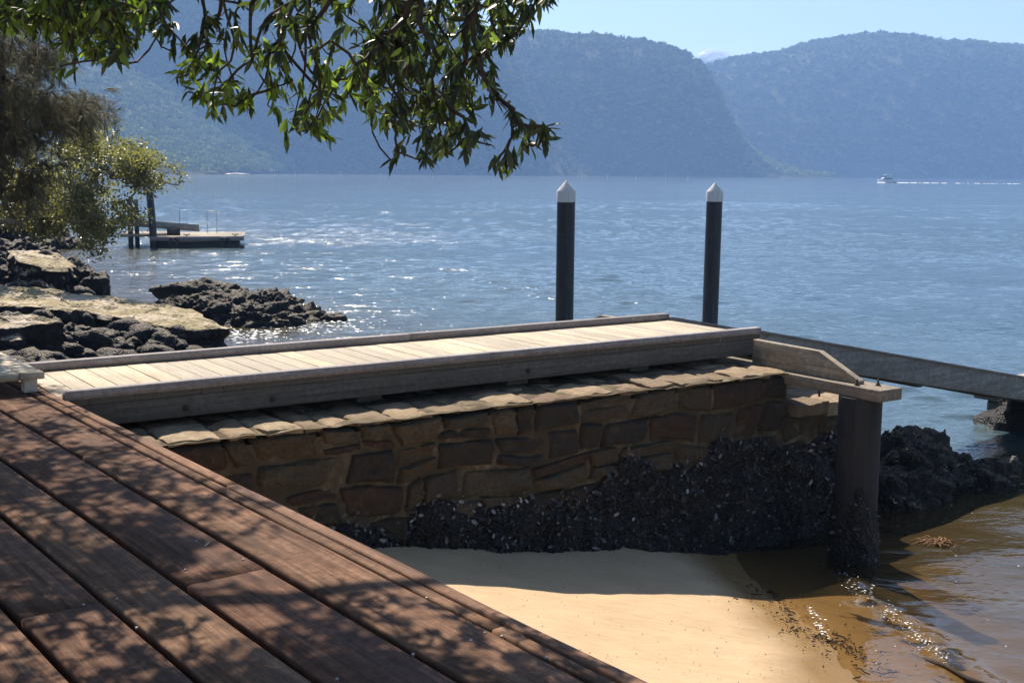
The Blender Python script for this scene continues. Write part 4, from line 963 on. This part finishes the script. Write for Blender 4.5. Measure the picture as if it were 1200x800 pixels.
b = MB(); b.prism([(1.6, 1.3), (2.5, 2.25), (6.6, 2.3), (6.9, 1.2)], -1.0, 1.0); b.build('cabin', M['white'], bt)
b = MB(); b.prism([(2.2, 1.6), (2.75, 2.1), (6.2, 2.12), (6.3, 1.6)], -1.03, 1.03); b.build('window', M['glass'], bt)
b = MB(); b.prism([(2.9, 2.32), (3.3, 3.0), (3.5, 3.0), (3.4, 2.32)], -.9, .9); b.build('windscreen', M['glass'], bt)
b = MB(); b.prism([(2.7, 3.35), (3.5, 3.6), (6.0, 3.55), (6.1, 3.4)], -1.1, 1.1); b.tube([(3.2, 0, 2.3), (3.2, 0, 3.4)], .05, 6); b.tube([(5.8, .7, 2.3), (5.8, .7, 3.4)], .05, 6); b.tube([(5.8, -.7, 2.3), (5.8, -.7, 3.4)], .05, 6); b.build('roof', M['white'], bt)
b = MB(); b.tube([(4.5, 0, 3.6), (4.5, 0, 4.6)], .04, 6); b.build('aerial', M['steel'], bt)
def foam_mat():
    t = NT('sea_foam'); return t.done(t.pr((.78, .80, .82), .6, None, .3))
M['foam'] = foam_mat()
V, Fc = [], []; x = 0; k = 0
bx_, by_ = bt.location.x, bt.location.y
b = MB()
for _ in range(80):
    t_ = random.random() ** 1.7; x = bx_ + 8 + t_ * 95; y = by_ + random.uniform(-1, 1) * (1.2 + t_ * 5); l = random.uniform(.5, 1.8) * (1 - .5 * t_); w_ = random.uniform(.15, .5)
    b.add([(x, y - w_, .03), (x + l, y - w_ * .5, .03), (x + l * 1.2, y + w_ * .4, .03), (x + .1, y + w_, .03), (x + l * .5, y, .22 * (1 - t_) + .05)], [(0, 1, 4), (1, 2, 4), (2, 3, 4), (3, 0, 4)])
for _ in range(40):
    x = bx_ + random.uniform(-.8, 6); y = by_ - 1.4 - random.random() * .8; l = random.uniform(.3, .9)
    b.add([(x, y - .3, .03), (x + l, y - .2, .03), (x + l, y + .2, .03), (x, y + .3, .03), (x + l * .5, y, .35)], [(0, 1, 4), (1, 2, 4), (2, 3, 4), (3, 0, 4)])
o = b.build('wake_foam', M['foam']); tag(o, 'thin white wake trailing right behind the motor cruiser', 'wake', kind='stuff')
mk0 = None
for i, px in enumerate([322, 346, 372, 400, 446, 507, 553, 600, 660, 682, 712, 745, 780, 806]):
    q = at(px, 206.5 + (px - 300) * .009, 0); s = 640 / q[1]; h_ = random.uniform(1.6, 3.4)
    if mk0 is None:
        b = MB(); b.tube([(0, 0, -1), (0, 0, 1)], [.16, .12], 8); mk0 = b.build('marker_post', M['cream']); o = mk0
    else: o = mk0.copy(); col.objects.link(o)
    o.location = (q[0] * s, 640, 0); o.scale = (1, 1, h_)
    tag(o, 'thin pale post standing in the water in a row along the far shore', 'marker post', 'pale posts in a row off the far shore')
q = at(278, 203.6, 0); s = 760 / abs(q[1]); 
b = MB(); V, Fc = I3; V = V * np.array([7.5, 2.0, .7]) * (1 + .2 * fbm(V[:, 0] * 3, V[:, 1] * 3, V[:, 2] * 3, 2, 5))[:, None]
b.add(V + np.array([atY(278, 203, 740)[0], 740, .4]), [tuple(f) for f in Fc]); o = b.build('sandbank', M['cream']); tag(o, 'thin pale sandbank at the foot of the left wooded slope', 'sandbank', kind='structure')

# ------------------------------------------------------------------ hills
def hill_soil():
    t = NT('hill_ground'); v = t.coord('Position'); n = t.noise(v, .06, 6, .6); n2 = t.noise(v, .4, 4, .6)
    c = t.ramp(n, [(.35, (.035, .045, .018)), (.6, (.07, .075, .035)), (.8, (.16, .13, .085))])
    return t.done(t.pr(c, .95, t.bump(n2, 1., 2.), .1))
M['hill'] = hill_soil()
crowns_P = []
def hill(name, prof, Y0, depth, back, seed, steep=1., spacing=5.5, csize=(2.6, 4.6), spur=14, side=1.):
    """prof: crest pixels (px, py); the crest stands at Y0+depth, the shore at Y0"""
    Yc = Y0 + depth
    P = np.array([atY(px, py, Yc) for px, py in prof]); xs_ = np.arange(P[0, 0], P[-1, 0], 7.); n1 = 34; n2 = 14
    crest = np.interp(xs_, P[:, 0], P[:, 2]) - 4.5
    tt = np.concatenate([np.linspace(0, 1, n1), 1 + np.linspace(.12, 1, n2)])
    X, T = np.meshgrid(xs_, tt, indexing='ij'); C = np.interp(X, P[:, 0], P[:, 2]) - 4.5; C = np.maximum(C, -3)
    yy = np.where(T <= 1, Y0 + depth * T, Yc + back * (T - 1))
    amp = np.sin(np.clip(T, 0, 1) * math.pi) ** .8
    tc_ = np.clip(T, 0, 1); rise = (1 - (1 - tc_) ** 2.5) if steep < .9 else tc_
    fac = rise * (1 + 0.0 * T); fac = np.where(T > 1, 1 - .18 * (T - 1), fac)
    Z = C * fac
    sp = fbm(X / 95, T * 1.1, 0, 3, seed); gul = fbm(X / 32, T * 1.5, 0, 3, seed + 7)
    yy = yy + amp * (sp * spur + gul * 7) * np.clip(C / 60, .2, 1)
    Z = Z + 2.0 * fbm(X / 18, yy / 18, 0, 3, seed + 3) * np.clip(T * 5, 0, 1) * (T < 1)
    Z = np.where(T <= .001, -3, Z)
    o = npmesh(name, np.stack([X, yy, Z], -1), gridfaces(len(xs_), len(tt)), M['hill'], smooth=True); tag(o, kind='structure')
    # tree crowns over its surface
    nx, nt = X.shape; G = np.stack([X, yy, Z], -1); out = []
    for i in range(nx - 1):
        for j in range(n1 + 5):
            a, b_, c_, d_ = G[i, j], G[i + 1, j], G[i, j + 1], G[i + 1, j + 1]
            area = np.linalg.norm(np.cross(b_ - a, c_ - a)); k = rng.poisson(area / spacing ** 2)
            for _ in range(k):
                u, v = rng.random(2); p = a * (1 - u) * (1 - v) + b_ * u * (1 - v) + c_ * (1 - u) * v + d_ * u * v
                if p[2] > .3: out.append((p[0], p[1], p[2], rng.uniform(*csize) * (1.25 if rng.random() < .06 else 1)))
    print(name, 'crowns', len(out))
    return np.array(out)
hc = []
hc.append(hill('hill', [(-420, -70), (-200, -60), (0, -20), (60, 30), (110, 62), (150, 80), (185, 92), (220, 115), (262, 140), (300, 160), (326, 175), (342, 192), (352, 206)], 740, 330, 120, 3, .95, 5.6, (2.3, 4.2), 22))
hc.append(hill('hill', [(-60, -90), (150, -70), (300, -50), (420, -20), (480, -5), (540, 22), (575, 45), (598, 66), (612, 95), (625, 128), (645, 158), (672, 188), (694, 208)], 1085, 120, 160, 13, .75, 6.0, (2.2, 4.2), 16))
hc.append(hill('hill', [(380, 0), (480, 30), (560, 40), (625, 40), (660, 41), (700, 45), (745, 49), (785, 57), (806, 68), (815, 82), (824, 102), (832, 126), (843, 152), (858, 180), (872, 197), (884, 209)], 1200, 230, 160, 23, .7, 6.2, (2.2, 4.4), 16))
hc.append(hill('hill', [(700, 110), (780, 98), (815, 82), (850, 72), (900, 65), (950, 51), (985, 45), (1015, 43), (1045, 46), (1085, 53), (1110, 52), (1140, 56), (1200, 57), (1300, 65), (1500, 75), (1750, 110)], 1480, 400, 200, 33, .75, 7.8, (3.0, 5.6), 18))
hc.append(hill('hill', [(790, 70), (815, 92), (832, 112), (850, 138), (868, 160), (884, 178), (902, 194), (932, 206), (940, 209)], 1235, 240, 20, 43, .95, 6.4, (2.5, 4.4), 8))
def crowns(name, C, label, mat='needlegreen'):
    K = 56; var = []
    for k in range(16):
        d = rng.normal(size=(K, 3)); d /= np.linalg.norm(d, axis=1)[:, None]; d[:, 2] = np.abs(d[:, 2]) * 1.0 - .25
        lob = 1 + .45 * fbm(d[:, 0] * 1.8, d[:, 1] * 1.8, d[:, 2] * 1.8 + k * 9, 2, 100)
        P = d * (lob * rng.uniform(.55, 1.0, K))[:, None]; P[:, 2] *= .8
        nrm = d * .8 + rng.normal(size=(K, 3)) * .5; nrm /= np.linalg.norm(nrm, axis=1)[:, None]
        a = np.cross(nrm, rng.normal(size=(K, 3))); a /= np.linalg.norm(a, axis=1)[:, None]; b_ = np.cross(nrm, a); sz = rng.uniform(.15, .30, K)[:, None]
        q = rng.uniform(.6, 1.2, (4, K, 1))
        var.append(np.stack([P + a * sz * q[0], P + b_ * sz * q[1], P - a * sz * q[2], P - b_ * sz * q[3]], 1).reshape(-1, 3))
    var = np.array(var); nv = K * 4; n = len(C); kk = rng.integers(0, 16, n); an = rng.uniform(0, 2 * math.pi, n); c, s = np.cos(an), np.sin(an)
    V = var[kk]; X = V[:, :, 0] * c[:, None] - V[:, :, 1] * s[:, None]; Y = V[:, :, 0] * s[:, None] + V[:, :, 1] * c[:, None]
    W = np.stack([X, Y, V[:, :, 2] * rng.uniform(.75, 1.4, n)[:, None]], -1) * C[:, 3][:, None, None] + C[:, None, :3] + np.array([0, 0, 1.])[None, None] * (C[:, 3] * .75)[:, None, None]
    Fc = (np.arange(n * K)[:, None] * 4 + np.arange(4)[None])
    up_ = np.clip((C[:, 2] / C[:, 2].max() - .62) * 1.8, 0, .5)  # higher crowns get a paler colour, standing in for sunlit ridge tops
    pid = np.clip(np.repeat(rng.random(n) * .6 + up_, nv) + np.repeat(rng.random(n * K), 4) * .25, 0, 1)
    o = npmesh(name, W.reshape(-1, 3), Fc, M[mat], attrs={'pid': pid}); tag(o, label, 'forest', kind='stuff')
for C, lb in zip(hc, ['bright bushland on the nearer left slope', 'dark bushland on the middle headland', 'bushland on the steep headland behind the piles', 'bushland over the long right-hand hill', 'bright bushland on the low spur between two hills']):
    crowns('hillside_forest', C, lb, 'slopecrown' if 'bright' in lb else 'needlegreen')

# ------------------------------------------------------------------ litter, weed, foam near the beach
dark = plain('dry_seaweed', (.035, .022, .014), .8, .2, 0, .4)
path = [(872, 688), (905, 700), (925, 715), (925, 735), (955, 748), (985, 755), (1010, 768), (1040, 788)]
b = MB()
def litterbit(px, py, l, w_=.004, d=None):
    p = at(px, py, 0); z = float(land(p[0], p[1])); p = at(px, py, z + .006); z = float(land(p[0], p[1])) + .012
    a = random.uniform(0, math.pi) if d is None else d; k = 4; pts_ = []
    for t in np.linspace(-.5, .5, k): pts_.append((p[0] + math.cos(a) * l * t + random.gauss(0, l * .07), p[1] + math.sin(a) * l * t + random.gauss(0, l * .07), z + random.uniform(0, .008)))
    b.tube(pts_, [w_ * .6, w_, w_, w_ * .4], 5)
for _ in range(330):
    k = random.randrange(len(path) - 1); t = random.random(); x = path[k][0] + (path[k + 1][0] - path[k][0]) * t; y = path[k][1] + (path[k + 1][1] - path[k][1]) * t
    sp_ = 5 if random.random() < .6 else 20
    litterbit(x + random.gauss(0, sp_), y + random.gauss(0, sp_ * .55), random.choice([.008, .015, .03]) * random.uniform(.5, 1.4), random.uniform(.002, .006))
for px, py, l in [(905, 695, .18), (885, 699, .2), (928, 718, .14), (932, 728, .10), (975, 752, .22), (960, 745, .22), (1035, 788, .36), (1010, 786, .2), (988, 757, .10), (1005, 795, .12), (985, 745, .3)]: litterbit(px, py, l * .6, .005)
o = b.build('seaweed_litter', dark); tag(o, 'line of dark dried seaweed and twigs along the wet sand', 'litter', kind='stuff')
b = MB()
for _ in range(420):
    p = at(random.uniform(470, 960), random.uniform(640, 800), .3); z = float(land(p[0], p[1])); p = at(600 + p[0] / p[1] * F, random.uniform(640, 800), z); z = float(land(p[0], p[1])) + .004
    q = random.uniform(.002, .007); b.add([(p[0] + q * math.cos(a_) * random.uniform(.5, 1), p[1] + q * math.sin(a_), z) for a_ in (0, 1.3, 2.5, 3.8, 5.1)] + [(p[0], p[1], z + q * .7)], [(0, 1, 5), (1, 2, 5), (2, 3, 5), (3, 4, 5), (4, 0, 5)])
o = b.build('sand_specks', M['shell']); tag(o, 'tiny shell and charcoal specks scattered over the sand', 'specks', kind='stuff')
b = MB(); lw = at(1098, 638, 0)
for _ in range(60):
    a = random.uniform(0, 2 * math.pi); l = random.uniform(.05, .2); c_ = (lw[0] + random.gauss(0, .06), lw[1] + random.gauss(0, .04), .02)
    b.tube([c_, (c_[0] + math.cos(a) * l * .5, c_[1] + math.sin(a) * l * .5, .03 + random.random() * .02), (c_[0] + math.cos(a) * l, c_[1] + math.sin(a) * l * .8, .012)], [.004, .004, .002], 5)
o = b.build('floating_weed', plain('orange_weed', (.22, .11, .045), .6, .3)); tag(o, 'tangle of orange-brown weed floating right of the column', 'seaweed')
b = MB(); a_ = at(1085, 776, 0); c_ = at(1135, 800, 0); b.tube([a_ + [0, 0, .02], (a_ + c_) / 2 + [0, .03, .03], c_ + [0, 0, .02], c_ + [.25, -.2, .01]], [.008, .016, .02, .012], 8)
o = b.build('driftwood_stick', dark, smooth=True); tag(o, 'dark wet stick lying in the shallows at bottom right', 'stick')
# foam at the rocky point, foam and painted sun sparkle on the little wave
V_, b = None, MB()
def fleck(x, y, r, z=.012, hgt=.3):
    k = random.randint(5, 8); V = [(x + math.cos(2 * math.pi * i / k) * r * random.uniform(.6, 1.2), y + math.sin(2 * math.pi * i / k) * r * random.uniform(.4, .8), z) for i in range(k)] + [(x, y, z + r * hgt)]
    b.add(V, [(i, (i + 1) % k, k) for i in range(k)])
for _ in range(330):
    t = random.random(); px = 985 + (1112 - 985) * t + random.gauss(0, 7); py = 672 + (775 - 672) * t + random.gauss(0, 5); p = at(px, py, .03); fleck(p[0], p[1], random.uniform(.002, .012) * random.random() ** .6, .035, .1)
for _ in range(26): p = at(random.uniform(960, 1200), random.uniform(570, 790), .02); fleck(p[0], p[1], random.uniform(.003, .011), .014, .05)
for _ in range(35):
    t = random.random(); p = at(948 + 22 * t + random.gauss(0, 3), 712 + 35 * t + random.gauss(0, 3), .01); fleck(p[0], p[1], random.uniform(.004, .014), .02)
for _ in range(260):
    px = random.choice([random.gauss(350, 22), random.gauss(400, 30), random.gauss(290, 22)]); py = random.gauss(384 if px > 330 else 394, 4.5)
    if px > 330: py = random.gauss(380, 5)
    p = at(px, py, 0); fleck(p[0], p[1], random.uniform(.015, .06), .01, .12)
o = b.build('foam_and_sparkle', M['foam']); tag(o, 'white foam and painted sun-sparkle flecks on the little beach wave and at the rocky point', 'foam', kind='stuff')
# a few dry leaves on the deck
lv = []
for (px, py) in [(247, 634), (245, 579), (90, 560)]:
    p = at(px, py, DZ + .008); lv.append(p)
for p, lb in zip(lv, ['small curled pale leaf lying across a gap in the dark deck', 'small reddish fallen leaf on the deck near its outer edge', 'small brown fallen leaf on the upper left of deck']):
    a = random.uniform(0, 6.28); o = leaves('fallen_leaf', np.zeros((1, 3)), np.array([[math.cos(a), math.sin(a), .1]]), np.array([.045]), plain('dry_leaf', (.38, .3, .2) if 'pale' in lb else (.35, .12, .05), .6), None, .18, .4, .5)
    o.location = p; tag(o, lb, 'leaf')

# ------------------------------------------------------------------ cloud, haze, sky, sun
V, Fc = I4; parts = []
b = MB(); cp_ = atY(836, 70, 3600)
for dx_, dz, r in [(-28, -10, 34), (0, 6, 36), (30, -6, 30), (58, -16, 24), (-60, -18, 22), (90, -24, 18)]:
    W = V * np.array([r * 1.25, r, r * .6]) * (1 + .25 * fbm(V[:, 0] * 2, V[:, 1] * 2, V[:, 2] * 2, 4, int(r)))[:, None]; b.add(W + cp_ + np.array([dx_ * .62, 0, dz]), [tuple(f) for f in Fc])
def cloud_mat():
    t = NT('cloud_white'); 
    m = t.n('MixShader'); m.inputs[0].default_value = .6; d = t.n('BsdfTranslucent'); d.inputs['Color'].default_value = (1, 1, 1, 1); t.l(t.pr((.95, .95, .95), 1., None, 0.), m.inputs[1]); t.l(d.outputs[0], m.inputs[2]); return t.done(m.outputs[0])
o = b.build('cloud', cloud_mat(), smooth=True); tag(o, kind='structure')

hz = MB(); hz.box(-2400, 2400, -60, 2300, -8, 290); ho = hz.build('haze', None); ho.data.materials.clear()
t = NT('haze_air'); pv = t.n('VolumePrincipled'); pv.inputs['Color'].default_value = (.31, .53, .96, 1); pv.inputs['Density'].default_value = .00032; pv.inputs['Anisotropy'].default_value = .3
t.l(pv.outputs[0], t.out.inputs['Volume']); ho.data.materials.append(t.m); tag(ho, 'thin blue air haze over the bay', 'haze', kind='stuff')

SAZ, SEL = R(-20), R(52.5)
wd = bpy.data.worlds.new('World'); sc.world = wd; wd.use_nodes = True; nt = wd.node_tree; nt.nodes.clear()
sky = nt.nodes.new('ShaderNodeTexSky'); sky.sky_type = 'NISHITA'; sky.sun_disc = False; sky.sun_elevation = SEL; sky.sun_rotation = SAZ; sky.air_density = 1.0; sky.dust_density = .6; sky.ozone_density = 1.2
bg = nt.nodes.new('ShaderNodeBackground'); bg.inputs['Strength'].default_value = .07; wo = nt.nodes.new('ShaderNodeOutputWorld')
nt.links.new(sky.outputs[0], bg.inputs[0]); nt.links.new(bg.outputs[0], wo.inputs[0])
sd = Vector((math.sin(SAZ) * math.cos(SEL), math.cos(SAZ) * math.cos(SEL), math.sin(SEL)))
sl = bpy.data.lights.new('sun', 'SUN'); sl.energy = 4.6; sl.angle = R(.55); sl.color = (1., .90, .76)
so = bpy.data.objects.new('sun', sl); col.objects.link(so); so.rotation_euler = sd.to_track_quat('Z', 'Y').to_euler(); so.location = (0, 0, 30)
sc.view_settings.view_transform = 'Standard'; sc.view_settings.look = 'None'; sc.view_settings.gamma = 1; sc.view_settings.exposure = 1.0
sc.render.engine = 'CYCLES'
cy = sc.cycles; cy.max_bounces = 6; cy.diffuse_bounces = 3; cy.glossy_bounces = 3; cy.transmission_bounces = 4; cy.transparent_max_bounces = 12; cy.volume_bounces = 1
cy.caustics_reflective = False; cy.caustics_refractive = False; cy.sample_clamp_indirect = 4; cy.use_denoising = True
